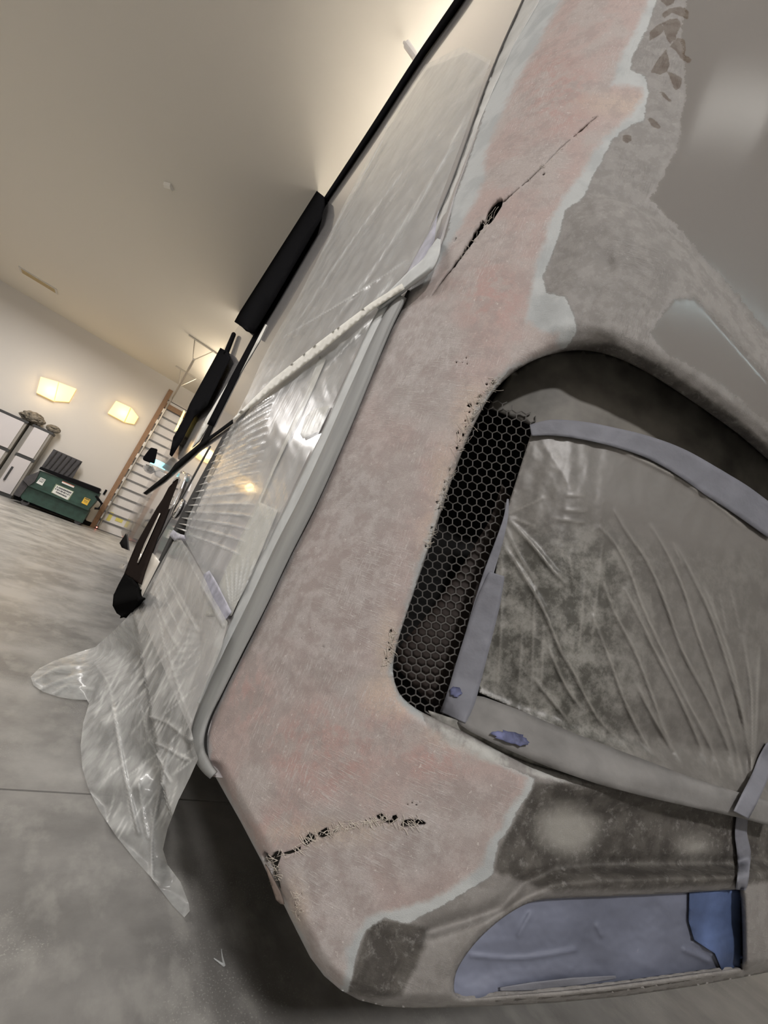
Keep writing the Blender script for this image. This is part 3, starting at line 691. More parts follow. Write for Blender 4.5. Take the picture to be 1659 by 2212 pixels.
# recess walls behind the openings
def wall_in(name, poly, off0, depth, m, parent, attrs=None, n=5, shift=(0, 0)):
    P = densify(poly, 8); cap0 = cap_off(P)-.002; N = len(P); V = []; Fc = []
    for k in range(n+1):
        V.append(body(P+np.array(shift)*(k/n), cap0+(off0-depth*(k/n)) if k else cap0))
    V = np.vstack(V)
    for k in range(n):
        for i in range(N):
            j = (i+1) % N; Fc.append((k*N+i, k*N+j, (k+1)*N+j, (k+1)*N+i))
    return link(name, V, Fc, m, parent)
M['filler2'] = mat('dusty_rim_primer', (.26, .255, .235), .7, nscale=60, namp=.6, ndetail=9)
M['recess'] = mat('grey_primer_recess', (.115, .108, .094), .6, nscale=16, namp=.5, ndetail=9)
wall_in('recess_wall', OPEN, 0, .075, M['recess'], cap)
M['bluewall'] = mat('grey_lamp_rim', (.30, .30, .28), .6, nscale=20, namp=.3)
wall_in('lamp_rim', BLUE, 0, .03, M['bluewall'], cap)
# back plate of the recess: the flat ring of primer round the film
DARKIN = [(1040, 880), (1100, 805), (1200, 755), (1330, 765), (1470, 842), (1600, 935), (1790, 1080), (1790, 1800), (1560, 1760), (1290, 1690), (1285, 1640), (1500, 1640), (1500, 1100), (1320, 930), (1150, 900)]
RING = [(1055, 880), (1100, 812), (1150, 778), (1205, 758), (1265, 753), (1330, 768), (1400, 800), (1470, 846), (1540, 894), (1600, 938), (1680, 1006), (1780, 1080), (1780, 1240), (1640, 1120), (1540, 1040), (1420, 970), (1300, 935), (1225, 925), (1150, 918)]
def film_off(P):
    """recess floor: deep at the corner side, coming forward to the right"""
    return -.040 - .018*sstep(-P[:, 0], -1250, -1000) + .040*(1-sstep(segdist(P, [(930, 1560), (1080, 1625), (1300, 1690), (1600, 1745), (1800, 1795)]), 15, 120))*sstep(P[:, 0], 930, 1010)
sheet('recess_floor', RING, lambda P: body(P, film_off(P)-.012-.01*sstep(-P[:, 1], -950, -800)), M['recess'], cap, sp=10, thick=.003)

sheet('recess_sill', [(925, 1535), (1000, 1560), (1100, 1600), (1300, 1668), (1600, 1722), (1790, 1770), (1790, 1800), (1600, 1752), (1300, 1702), (1180, 1674), (1080, 1636), (1000, 1594), (940, 1564)], lambda P: body(P, -.016), M['filler2'], cap, sp=10, thick=.003)
# ---- expanded metal grille
MESHP = [(1066, 862), (1120, 880), (1160, 905), (1145, 945), (1100, 1090), (1060, 1220), (1000, 1400), (962, 1545), (930, 1545), (880, 1520), (848, 1480), (845, 1440), (870, 1330), (930, 1160), (1000, 960), (1040, 880)]
def grille():
    mb = MB(); wx, py = 20.5, 16.4; seen = set()
    # lattice axes lean with the opening
    def lat(x, y): return np.array((870+x+(-.02)*y, 850+y+.13*x))
    for j in range(-4, 46):
        for i in range(-4, 22):
            c = np.array((i*wx+(wx/2 if j % 2 else 0), j*py))
            vs = [c+np.array(d) for d in ((0, -py*2/3), (wx/2, -py/3), (wx/2, py/3), (0, py*2/3))]
            for a, b_ in ((0, 1), (1, 2), (2, 3)):
                A = lat(*vs[a]); B = lat(*vs[b_])
                md = (A+B)/2
                if not inpoly(md[None], MESHP)[0]: continue
                p = body([A, B], -.058); t = p[1]-p[0]; L_ = np.linalg.norm(t); t /= L_
                n = -(p[0]-np.array((0, 0, H))); n /= np.linalg.norm(n); s = np.cross(t, n); s /= np.linalg.norm(s)
                hw = .0008; hd = .0016
                q = [p[0]+s*hw, p[0]-s*hw, p[1]-s*hw, p[1]+s*hw]
                mb.prism([x+n*hd for x in q], -n*hd*2)
    return mb.build('mesh_grille', M['mesh'], rv)
grille()
M['duct'] = mat('dark_brown_duct', (.03, .02, .016), .7)
sheet('duct_panel', [(1085, 1045), (1060, 1120), (1000, 1220), (930, 1320), (860, 1400), (855, 1440), (950, 1545), (990, 1500), (1060, 1250), (1110, 1080)], lambda P: body(P, -.10), M['duct'], rv, sp=20)

# ---- torn fibres
def strands(name, specs, m, parent, seed=0):
    r = random.Random(seed); mb = MB()
    for (n, gen, length, off) in specs:
        for _ in range(n):
            c, an = gen(r); l = length*r.uniform(.5, 1.4); cv = r.uniform(-.25, .25)*l
            d = np.array((math.cos(an), math.sin(an))); pn = np.array((-d[1], d[0]))
            P = [c-d*l/2, c+pn*cv*.6, c+d*l/2+pn*r.uniform(-2, 2)]
            P = crom(P, 3); o = cap_off(P)+np.interp(np.linspace(0, 1, len(P)), [0, .5, 1], [off*r.uniform(-1, 1.2), off*r.uniform(.0, 1.6), off*r.uniform(-1, 1.2)])
            mb.tube(body(P, o), r.uniform(.00016, .00032), 4)
    return mb.build(name, m, parent, smooth=True)
def along(line, w, ang=None, spread=.6):
    L = crom(line, 10)
    def g(r):
        i = r.randrange(1, len(L)-1); t = L[i+1]-L[i-1]; a0 = math.atan2(t[1], t[0])+(ang if ang is not None else 0)
        return L[i]+np.array((r.gauss(0, w), r.gauss(0, w))), (a0+r.gauss(0, spread)) if ang is not None else r.uniform(0, math.pi)
    return g
fb = strands('fibre_strands', [
    (90, along(EDGE, 6), 20, .0022), (34, along(EDGE2, 4), 17, .002), (22, along(EDGE3, 4), 17, .002), (40, along(EDGE4, 5), 18, .002),
    (24, along([(580, 1852), (592, 1870), (597, 1900)], 4), 20, .003), (40, along([(600, 1850), (640, 1838), (665, 1815), (700, 1800), (725, 1795)], 5), 24, .003),
    (60, along([(725, 1792), (760, 1785), (800, 1775), (825, 1768)], 5), 17, .002), (32, along([(815, 1766), (850, 1772), (885, 1778), (915, 1780)], 6), 26, .0025),
    (30, along([(640, 1930), (645, 1980)], 6), 13, .001), (16, along([(1050, 480), (1030, 510), (1000, 550), (960, 600)], 3), 11, .001),
    (16, along([(1130, 400), (1170, 362), (1240, 295), (1290, 250)], 2.5), 10, .001), (10, along([(1045, 500), (1060, 470), (1080, 440)], 5, 0, .2), 22, .002)],
    M['fibre'], cap, 3)
fb['kind'] = 'stuff'
# torn lip hanging at the bottom of the tear
sheet('torn_lip', [(572, 1868), (580, 1880), (590, 1900), (604, 1926), (611, 1945), (613, 1954), (606, 1953), (596, 1944), (590, 1925), (580, 1895)], lambda P: body(P, -.012+.0*P[:, 0]), M['lining'], cap, sp=5)

# ---- moulding along the seam between side and rear corner
def band(L, W):
    """outline of a band: centre line L, widths W"""
    L = crom(L, 5); W = np.interp(np.linspace(0, 1, len(L)), np.linspace(0, 1, len(W)), W); T = np.gradient(L, axis=0); T /= np.linalg.norm(T, axis=1)[:, None]
    N_ = np.stack([-T[:, 1], T[:, 0]], 1); return [tuple(x) for x in (L+N_*W[:, None]/2)]+[tuple(x) for x in (L-N_*W[:, None]/2)[::-1]]
def ribbon(name, line, widths, offs, m, parent=None, bulge=0, thick=.002, base=None, sp=5, steps=6):
    """a long strip laid on the skin: straight across or half-round (bulge)"""
    L = crom(line, 10); n = len(L); W = np.interp(np.linspace(0, 1, n), np.linspace(0, 1, len(widths)), widths)
    O = np.interp(np.linspace(0, 1, n), np.linspace(0, 1, len(offs)), offs) if hasattr(offs, '__len__') else np.full(n, offs)
    T = np.gradient(L, axis=0); T /= np.linalg.norm(T, axis=1)[:, None]; N_ = np.stack([-T[:, 1], T[:, 0]], 1)
    V = []
    for k in range(steps+1):
        u = k/steps*2-1; P = L+N_*(W*u/2)[:, None]; V.append((base or body)(P, O+bulge*math.sqrt(max(0, 1-u*u))))
    V = np.vstack(V); Fc = [(k*n+i, k*n+i+1, (k+1)*n+i+1, (k+1)*n+i) for k in range(steps) for i in range(n-1)]
    o = link(name, V, Fc, m, parent); md = o.modifiers.new('thickness', 'SOLIDIFY'); md.thickness = thick; md.offset = -1
    # keep the face towards the room
    return o
SM = [(868, 640), (830, 712), (778, 832), (722, 962), (668, 1080), (612, 1190), (557, 1306), (507, 1405), (468, 1485), (440, 1545), (428, 1590), (430, 1625), (445, 1655), (462, 1675)]
ribbon('corner_moulding', SM, [20, 28, 34, 36, 37, 36, 34, 30, 28, 26, 22, 14], .005, M['rubbergrey'], rv, bulge=.005)
ribbon('edge_strip', [(850, 628), (812, 700), (757, 825), (702, 950), (645, 1068), (590, 1180), (530, 1300), (490, 1385), (455, 1462), (430, 1520)], [10, 16, 20, 22, 22, 24, 20, 12, 8, 4], .004, M['palestrip'], rv, bulge=.001)
ribbon('seam_gap', [(884, 628), (848, 702), (797, 822), (742, 952), (687, 1072), (632, 1182), (577, 1302), (527, 1402), (487, 1482), (457, 1548), (446, 1590), (447, 1628), (459, 1663)], [4, 4, 4], .0035, M['dark'], rv)
# the upper seam
ribbon('seam_gap', [(1165, -80), (1130, 0), (1085, 100), (1045, 200), (1000, 330), (962, 430), (905, 555)], [2.5, 2.2, 2], .004, M['cabedge'], rv)
M['filler'] = mat('grey_body_filler', (.50, .50, .48), .6, nscale=9, namp=.25, ndetail=9)
sheet('seam_filler', [(1160, -80), (1127, 0), (1083, 100), (1043, 200), (998, 330), (958, 432), (915, 520), (900, 560), (930, 570), (948, 520), (966, 450), (985, 395), (1010, 330), (1040, 250), (1065, 190), (1110, 95), (1165, 0), (1200, -80)],
      lambda P: body(P, .0022+.001*bumpn(P, 20)), M['filler'], rv, sp=8, thick=.003)

# ---- side details
def side(name, px, off, m, parent=rv, thick=.003, sp=14): return sheet(name, px, lambda P: body(P, off), m, parent, sp=sp, thick=thick)
side('slide_out_seal', [(700, 426), (705, 438), (640, 570), (560, 722), (468, 905), (460, 921), (447, 916), (500, 812), (560, 700), (630, 560)], .006, M['black'])
side('slide_out_seal', [(452, 918), (459, 921), (441, 962), (431, 958)], .006, M['rubber'])
side('slide_out_edge', [(502, 906), (503, 914), (470, 938), (430, 968), (352, 1040), (313, 1068), (309, 1065), (340, 1040), (365, 1020), (378, 1002), (430, 958), (470, 930)], .012, M['rubber'], thick=.002)
lp = side('louver_panel', [(500, 921), (480, 943), (428, 1040), (371, 1150), (383, 1149), (398, 1160), (412, 1125), (450, 1045), (500, 940), (560, 850)], .001, M['dark'])
M['slat'] = mat('pale_louver_slat', (.55, .54, .52), .35)
for k in range(15):
    t = k/14; a = np.array((389, 1141))*(1-t)**1.0+np.array((497, 928))*t
    t2 = (t**1.15); a = np.array((381, 1140))*(1-t2)+np.array((490, 934))*t2
    dr_ = a-np.array((249, 1096)); dr_ = dr_/np.linalg.norm(dr_); ln = 22-8*t; n_ = np.array((-dr_[1], dr_[0])); wd = 2.0-1.0*t
    o = sheet('slat', [tuple(a-n_*wd*.2), tuple(a+dr_*ln-n_*wd), tuple(a+dr_*ln+n_*wd), tuple(a+n_*wd*.2)], lambda P: body(P, .007), M['slat'], lp, sp=10, thick=.002)
side('sill_gap', [(368, 1156), (376, 1163), (340, 1240), (306, 1309), (297, 1301), (335, 1225)], .002, M['dark'])
M['cream'] = mat('cream_panel', (.66, .62, .55), .3)
side('access_panel', [(326, 1191), (345, 1213), (300, 1302), (295, 1268)], .003, M['cream'])
side('panel_joint', [(452, 962), (454, 963), (400, 1062), (327, 1192), (325, 1191), (398, 1061)], .003, M['cabedge'])
def dome(c, a, b_, ang, h):
    def f(P):
        d = P-np.array(c); u = (d[:, 0]*math.cos(ang)+d[:, 1]*math.sin(ang))/a; v = (-d[:, 0]*math.sin(ang)+d[:, 1]*math.cos(ang))/b_
        return .004+h*np.sqrt(np.clip(1-u*u-v*v, 0, 1))
    return f
def oval(c, a, b_, ang, n=22): return [(c[0]+a*math.cos(t)*math.cos(ang)-b_*math.sin(t)*math.sin(ang), c[1]+a*math.cos(t)*math.sin(ang)+b_*math.sin(t)*math.cos(ang)) for t in np.linspace(0, 2*math.pi, n+1)[:-1]]
hc = (384, 1098); ha = math.radians(-62)
sheet('door_handle', oval(hc, 24, 7.5, ha), lambda P: body(P, dome(hc, 24, 7.5, ha, .012)(P)), M['chrome'], rv, sp=3)
# rear wheel arch, dark gloss paint
sheet('wheel_arch', [(268, 1240), (278, 1213), (295, 1173), (309, 1148), (339, 1096), (351, 1078), (364, 1053), (383, 1032), (387, 1034), (385, 1044), (366, 1091), (345, 1143), (326, 1191), (310, 1235), (302, 1262), (285, 1250)],
      lambda P: body(P, .012), M['darkgloss'], rv, sp=5, thick=.01)
sheet('arch_trim', [(372, 1042), (384, 1024), (394, 1016), (401, 1021), (399, 1036), (391, 1056), (372, 1094), (364, 1100), (367, 1089), (384, 1044), (386, 1034), (381, 1034)], lambda P: body(P, .02), M['chrome'], rv, sp=5, thick=.006)
side('arch_streak', [(344, 1108), (346, 1109), (315, 1178), (298, 1216), (296, 1215), (312, 1174)], .02, M['steel'])
fl = sheet('fender_skirt', [(268, 1240), (285, 1250), (296, 1264), (301, 1300), (290, 1315), (264, 1333), (252, 1325), (243, 1308), (245, 1286), (256, 1262)],
      lambda P: body(P, .016+.03*sstep(-segdist(P, [(245, 1300), (300, 1290)]), -30, 0)), M['blackgloss'], rv, sp=4, thick=.02)
side('mud_flap', [(272, 1152), (275, 1188), (263, 1183), (258, 1173)], .01, M['rubber'])
side('wheel_hub', [(251, 1226), (262, 1217), (273, 1221), (266, 1229)], .02, M['chrome'], sp=5)
# topper boxes over the slide-outs
M['topper'] = mat('black_topper_fabric', (.010, .010, .011), .7, spec=0, nscale=40, namp=.1)
sheet('slide_topper', [(675, 405), (698, 423), (697, 440), (688, 470), (588, 642), (542, 718), (506, 695), (560, 596)], lambda P: body(P, .055), M['topper'], rv, sp=14, thick=.02)
sheet('slide_topper', [(476, 751), (492, 760), (497, 772), (470, 826), (445, 876), (418, 900), (392, 950), (370, 986), (366, 982), (374, 945), (398, 902), (410, 872)], lambda P: body(P, .05), M['topper'], rv, sp=10, thick=.008)
ribbon('roof_rail', [(1045, -85), (992, 0), (900, 133), (800, 287), (703, 432)], [13, 11, 9, 8, 6], .012, M['black'], rv, thick=.01, bulge=.01)
# narrow bracket between toppers
MB().tube([tuple(atX([(505, 722)], .21)[0]), tuple(atX([(488, 764)], .21)[0])], .03, 8).build('topper_arm', M['black'], rv)
M['amber'] = mat('warm_marker_lens', (.9, .8, .3), .3, emit=(1, .8, .25), estr=1.6)
o = side('marker_light', [(397, 886), (400, 890), (382, 930), (376, 932)], .05, M['amber'], sp=10); o['label'] = 'warm glowing marker light'
# mirror
mi = bpy.data.objects.new('side_mirror', None); COL.objects.link(mi); mi.parent = rv; q = atY([(335, 985)], 8.1)[0]; mi.location = Vector(q)-rv.location
M['mirrorglass'] = mat('lit_mirror_glass', (.5, .8, .85), .1, emit=(.35, .95, 1), estr=1.4)  # cyan daylight reflection put into the glass as emission
def at8(px, y, name, m, d=.12, par=mi, bev=.02): return MB().prism([tuple(p) for p in atY(px, y)], (0, d, 0)).build(name, m, par, bevel=bev)
at8([(326, 966), (341, 970), (334, 1002), (310, 993), (309, 988), (318, 976)], 8.0, 'mirror_head', M['black'])
at8([(312, 1002), (330, 1006), (336, 1018), (326, 1024), (314, 1018), (309, 1008)], 8.0, 'mirror_base', M['chrome'])
at8([(330, 990), (342, 994), (361, 1004), (357, 1015), (342, 1008), (324, 1001)], 8.02, 'mirror_glass', M['mirrorglass'], .03, bev=.0)

# the loose trim sticking out at the top of the moulding
lt = ribbon('loose_trim', [(949, 524), (940, 548), (925, 575), (895, 600), (870, 622), (838, 650), (822, 668)], [8, 22, 26, 24, 20, 14, 6], [.004, .016, .020, .018, .014, .010, .004], M['palestrip'], rv, thick=.006)
M['gapshadow'] = M['dark']

# ------------------------------------------------------------------ masking of the light recess
FILM = [(1151, 925), (1200, 928), (1280, 942), (1340, 958), (1420, 985), (1480, 1015), (1560, 1060), (1640, 1115), (1740, 1190), (1760, 1450), (1740, 1760), (1600, 1716), (1500, 1684), (1400, 1648), (1300, 1612), (1200, 1570), (1100, 1525), (1035, 1496),
        (1045, 1400), (1070, 1300), (1070, 1240), (1078, 1180), (1092, 1110), (1108, 1060), (1130, 990)]
def c3(l): return [(900+x/2.186, 800+y/2.186) for x, y in l]
WR = [c3(l) for l in ([(430, 700), (560, 840), (640, 940), (720, 1020)], [(410, 830), (500, 960), (600, 1130), (680, 1320), (740, 1420), (830, 1600), (900, 1690), (1000, 1780)],
      [(860, 730), (940, 820), (1010, 950), (1070, 1120), (1190, 1380), (1300, 1600), (1400, 1800), (1440, 1930)], [(930, 650), (1000, 770), (1090, 900), (1170, 1080), (1260, 1330), (1380, 1560), (1480, 1800), (1510, 1950)],
      [(1100, 720), (1180, 850), (1260, 1030), (1330, 1250), (1420, 1500), (1500, 1750), (1550, 1950)], [(1230, 830), (1320, 1000), (1400, 1180), (1480, 1420), (1550, 1680), (1590, 1950)],
      [(870, 950), (930, 1130), (1030, 1320), (1100, 1500), (1180, 1720), (1250, 1850)], [(830, 1150), (900, 1330), (980, 1550), (1060, 1720), (1130, 1820)],
      [(550, 1450), (640, 1560), (730, 1670)], [(980, 1020), (1060, 1180), (1130, 1330), (1230, 1520), (1320, 1720), (1380, 1880)], [(1620, 1300), (1610, 1500), (1600, 1750), (1585, 1930)],
      [(1540, 1250), (1580, 1500), (1585, 1750), (1580, 1930)], [(860, 330), (1040, 410), (1240, 510), (1400, 620), (1560, 750)], [(1350, 1000), (1430, 1200), (1500, 1420), (1560, 1700)],
      [(620, 1300), (700, 1480), (780, 1600)], [(1040, 1480), (1120, 1640), (1210, 1800)])]
FIL = [c3(l) for l in ([(500, 1180), (480, 1560)], [(560, 950), (540, 1590)], [(600, 1200), (585, 1600)], [(800, 950), (760, 1400)], [(880, 800), (820, 1350)], [(700, 590), (790, 590)], [(690, 660), (800, 665)], [(650, 700), (800, 720)],
      [(1390, 1050), (1420, 1200)], [(1430, 1050), (1470, 1250)], [(1480, 1020), (1530, 1230)], [(410, 720), (480, 870), (560, 990)], [(430, 690), (560, 740)], [(430, 680), (600, 600)], [(400, 870), (400, 1200), (380, 1500)], [(1210, 810), (1260, 930)], [(720, 860), (740, 1000)])]
def film_relief(P):
    o = film_off(P)+.004
    o = o+.012*sstep(sd(P, FILM), 0, 140)          # gently ballooned
    for l in WR:
        o += .0040*ridge(P, l, 5.5)
    for l in FIL:
        o += .0012*ridge(P, l, 3.5)
    o += .0014*bumpn(P*np.array((1, .45)), 24)+.0003*bumpn(P, 9, 3)
    return o
def dustfilm():
    m = mat('dusty_masking_film', (.2, .2, .18), .42, spec=.5); nt = m.node_tree; N = nt.nodes; L = nt.links; b = N['Principled BSDF']
    tc = N.new('ShaderNodeTexCoord'); at_ = N.new('ShaderNodeAttribute'); at_.attribute_name = 'dust'
    n = N.new('ShaderNodeTexNoise'); n.inputs['Scale'].default_value = 30; n.inputs['Detail'].default_value = 9; n.inputs['Roughness'].default_value = .75; L.new(tc.outputs['Object'], n.inputs[0])
    r = N.new('ShaderNodeValToRGB'); r.color_ramp.elements[0].position = .43; r.color_ramp.elements[0].color = (.075, .073, .064, 1)
    r.color_ramp.elements[1].position = .60; r.color_ramp.elements[1].color = (.26, .255, .235, 1); L.new(n.outputs[0], r.inputs[0])
    mx = N.new('ShaderNodeMix'); mx.data_type = 'RGBA'; L.new(at_.outputs['Fac'], mx.inputs['Factor']); L.new(r.outputs[0], mx.inputs['A']); mx.inputs['B'].default_value = (.185, .175, .165, 1)
    rg_ = N.new('ShaderNodeAttribute'); rg_.attribute_name = 'rub'; m3 = N.new('ShaderNodeMix'); m3.data_type = 'RGBA'; m3.inputs['B'].default_value = (.36, .35, .325, 1)  # wrinkle highlights painted in: lighter colour along the film ridges
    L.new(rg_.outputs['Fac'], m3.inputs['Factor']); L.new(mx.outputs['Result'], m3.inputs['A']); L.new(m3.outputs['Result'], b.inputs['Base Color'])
    return m
M['filmdust'] = dustfilm()
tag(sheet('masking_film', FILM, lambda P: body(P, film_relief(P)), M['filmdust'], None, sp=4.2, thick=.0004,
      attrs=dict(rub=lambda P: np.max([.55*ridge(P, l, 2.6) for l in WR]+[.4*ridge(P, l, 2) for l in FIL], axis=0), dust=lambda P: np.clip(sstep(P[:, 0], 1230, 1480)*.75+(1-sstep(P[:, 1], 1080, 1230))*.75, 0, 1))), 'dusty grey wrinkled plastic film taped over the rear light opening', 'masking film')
def tape(line, widths, off, label, m='tape', extra=0, n=7, base=None, bulge=0):
    o = ribbon('masking_tape', line, widths, off, M[m], None, thick=.0006, steps=6, bulge=bulge, base=base or (lambda P, o_: body(P, o_+film_off(P)+.0015*bumpn(P, 22)+.0007*bumpn(P, 8, 5))))
    return tag(o, label, 'masking tape', 'masking tape strips')
tape([(1146, 930), (1190, 924), (1250, 929), (1320, 943), (1400, 966), (1470, 998), (1540, 1042), (1600, 1080), (1680, 1138)], [24, 34, 38, 40, 46, 56, 64, 66, 62], .0105, 'long dusty blue tape curving over the top of the film in the light opening')
tape([(978, 1524), (1030, 1543), (1100, 1573), (1200, 1615), (1300, 1652), (1400, 1684), (1500, 1714), (1600, 1740), (1700, 1768)], [50, 80, 88, 88, 84, 74, 60, 52, 50], .010, 'long grey tape strip along the bottom edge of the film in the light opening', 'tapegrey')
tape([(1073, 1240), (1055, 1300), (1035, 1370), (1015, 1440), (995, 1510), (978, 1550)], [34, 52, 58, 62, 64, 60], .0115, 'short wide blue-grey tape strip standing beside the mesh grille')
tape([(1097, 1078), (1092, 1120), (1078, 1170), (1055, 1240), (1035, 1310), (1012, 1390)], [4, 10, 16, 22, 26, 26], .010, 'narrow curled tape strip running down between the grille and film')
tape([(1670, 1610), (1655, 1640), (1640, 1680), (1618, 1725), (1600, 1760)], [30, 34, 36, 38, 36], .017, 'grey tape strip crossing the film corner at the right edge of the photo')
M['capbase'] = None
capb = lambda P, o_: body(P, o_+cap_off(P)+.0007*bumpn(P, 10))
tape([(1604, 1755), (1600, 1800), (1606, 1840), (1606, 1880), (1600, 1922)], [24, 26, 30, 26, 22], .004, 'short crumpled grey tape strip between film and lamp recess', base=capb)
# spots of blue where the dust is wiped off
M['bluespot'] = mat('clean_blue_tape_patch', (.09, .10, .19), .7, nscale=60, namp=.8)
fb2 = lambda P: body(P, film_off(P)+.0155+.0015*bumpn(P, 22)+.0007*bumpn(P, 8, 5))
def spot(c, a, b_, ang, lab):
    tag(sheet('tape_scrap', [tuple(np.array(c)+(np.array(q)-np.array(c))*(1+.35*mnoise.noise(Vector((q[0]/5, q[1]/5, 1))))) for q in oval(c, a, b_, ang, 30)], fb2, M['bluespot'], None, sp=5, thick=.0004), lab, 'tape scrap', 'bare blue tape patches')
spot((1105, 1594), 40, 13, .25, 'dark blue wiped patch on the bottom tape strip, largest one')
spot((984, 1494), 13, 11, .2, 'small dark blue patch at the lower left corner of the taped film')

# the lower lamp recess covered with blue tape
def blue_off(P):
    o = -.022+.005*bumpn(P, 70)+.0006*bumpn(P, 14)
    for l in ([(1020, 2064), (1120, 2070), (1240, 2052)], [(1145, 1975), (1120, 2020)], [(1500, 2035), (1540, 2060), (1555, 2095)], [(1290, 2000), (1300, 2020)], [(1480, 2052), (1530, 2075)]):
        o += .0028*np.exp(-(segdist(P, crom(l, 5))/5.5)**2)
    return o
M['bluetape'] = mat('dusty_blue_paper', (.16, .175, .235), .6, nscale=7, namp=.28, bump=.1, bscale=30, ndetail=8)
M['bluepure'] = mat('blue_masking_tape', (.07, .105, .215), .6, nscale=14, namp=.5, bump=.15, bscale=30)
BP = [(975, 2130), (985, 2085), (1015, 2040), (1058, 1998), (1105, 1962), (1150, 1940), (1200, 1934), (1450, 1922), (1590, 1914), (1610, 1926), (1612, 2095), (1500, 2110), (1250, 2142), (1010, 2164), (980, 2152)]
tag(sheet('masking_paper', BP, lambda P: body(P, blue_off(P)), M['bluetape'], None, sp=5, thick=.0006), 'dusty blue masking covering the lower lamp recess', 'masking paper')
tag(sheet('masking_tape', [(1490, 1928), (1560, 1922), (1602, 1924), (1604, 2092), (1560, 2097), (1545, 2060), (1500, 2030), (1488, 1990)], lambda P: body(P, blue_off(P)+.004), M['bluepure'], None, sp=6, thick=.0006),
    'clean saturated blue tape at the right end of the lower lamp recess', 'masking tape', 'masking tape strips')
M['lilacpatch'] = M['tapelilac']
ribbon_ = ribbon('masking_tape', [(1080, 2136), (1150, 2130), (1240, 2120), (1330, 2110)], [6, 18, 18, 5], 0, M['tape'], None, thick=.0006, base=lambda P, o_: body(P, blue_off(P)+.004))
tag(ribbon_, 'thin darker tape piece along the lower edge of the blue masked lamp recess', 'masking tape', 'masking tape strips')

# ------------------------------------------------------------------ masking of the side
def side_relief(base, ridges, amp=.006, wid=3):
    def f(P):
        o = base+.002*bumpn(P*np.array((1, .4)), 16)
        for l, a, w_ in ridges: o += a*.6*ridge(P, l, w_)
        return o
    return f
VL = np.array((249., 1096.))
rid = []
for k in range(17):
    t = k/16; a = np.array((395, 1150))*(1-t)+np.array((505, 912))*t; d = (a-VL)/np.linalg.norm(a-VL)
    L_ = 135-25*t; rid.append(([tuple(a+d*2), tuple(a+d*L_*.6), tuple(a+d*L_+np.array((0, 3)))], .006, 2.2))
for k in range(9):
    rid.append(([(498+k*4, 1315-k*2), (486+k*13, 1200+abs(k-4)*6)], .003, 1.6))
for l in ([(600, 735), (760, 640), (880, 560)], [(560, 840), (700, 740), (840, 630)], [(690, 560), (760, 420), (860, 250)], [(640, 700), (760, 520), (900, 330)], [(700, 720), (820, 560), (980, 310)], [(880, 480), (940, 380), (1010, 240)], [(780, 700), (800, 660), (850, 600)], [(700, 800), (760, 735), (810, 680)]):
    rid.append((l, .004, 3))
FSIDE = [(918, 140), (866, 218), (815, 299), (780, 370), (747, 434), (715, 500), (684, 564), (640, 650), (600, 715), (565, 780), (535, 850), (505, 908), (470, 980), (437, 1050), (405, 1122), (397, 1162),
         (440, 1240), (462, 1290), (490, 1342), (520, 1290), (575, 1180), (640, 1040), (700, 912), (755, 795), (805, 690), (850, 620), (880, 585), (925, 500), (960, 405), (1000, 300), (1035, 200), (1060, 130), (1000, 100)]
fs = side_relief(.010, rid)
tag(sheet('masking_film', FSIDE, lambda P: body(P, fs(P)), M['filmside'], None, sp=3.6, thick=0,
          attrs=dict(crease=lambda P: np.max([.45*ridge(P, l, 1.8) for l, a, w_ in rid], axis=0))), 'clear shiny plastic film stretched along the side behind the corner seam', 'masking film')
sb = lambda P, o_: body(P, o_)
def stape(poly, lab, m='tapebeige', off=.006, cat='masking tape'):
    return tag(sheet('masking_tape', poly, lambda P: body(P, off+.0006*bumpn(P, 12)), M[m], None, sp=7, thick=.0005), lab, cat, 'masking tape strips')
stape([(868, 612), (874, 624), (800, 672), (700, 755), (600, 832), (506, 908), (503, 904), (590, 818), (690, 738), (800, 655)], 'long beige tape running diagonally over the side film down to the louver top', off=.021)
stape([(690, 770), (704, 776), (672, 850), (628, 940), (590, 1020), (562, 1085), (600, 1102), (560, 1200), (500, 1330), (440, 1330), (470, 1270), (520, 1160), (560, 1075), (610, 960), (655, 860)], 'wide beige tape strip running down the side under the film', off=.0035)
stape([(577, 702), (560, 738), (500, 838), (430, 952), (414, 968), (444, 905), (504, 808), (552, 728), (570, 698)], 'pale tape strip beside the slide-out seal', off=.003)
stape([(654, 948), (648, 938), (660, 900), (680, 882), (712, 876), (700, 905), (690, 930)], 'square beige tape patch on the side next to the seam', off=.0035)
stape([(440, 1240), (452, 1232), (462, 1248), (470, 1262), (500, 1322), (478, 1350), (450, 1300), (432, 1268)], 'lilac tape piece joining the two film sheets near the seam bottom', 'tapelilac', .013)
stape([(366, 1156), (374, 1144), (384, 1152), (398, 1156), (400, 1164), (386, 1164), (376, 1168)], 'small crumpled lilac tape knot at the bottom of the louvers', 'tapelilac', .016)
stape([(893, 562), (905, 540), (925, 505), (948, 455), (944, 470), (938, 520), (915, 560), (895, 590), (868, 612)], 'crumpled lilac tape above the loose trim', 'tapelilac', .012)

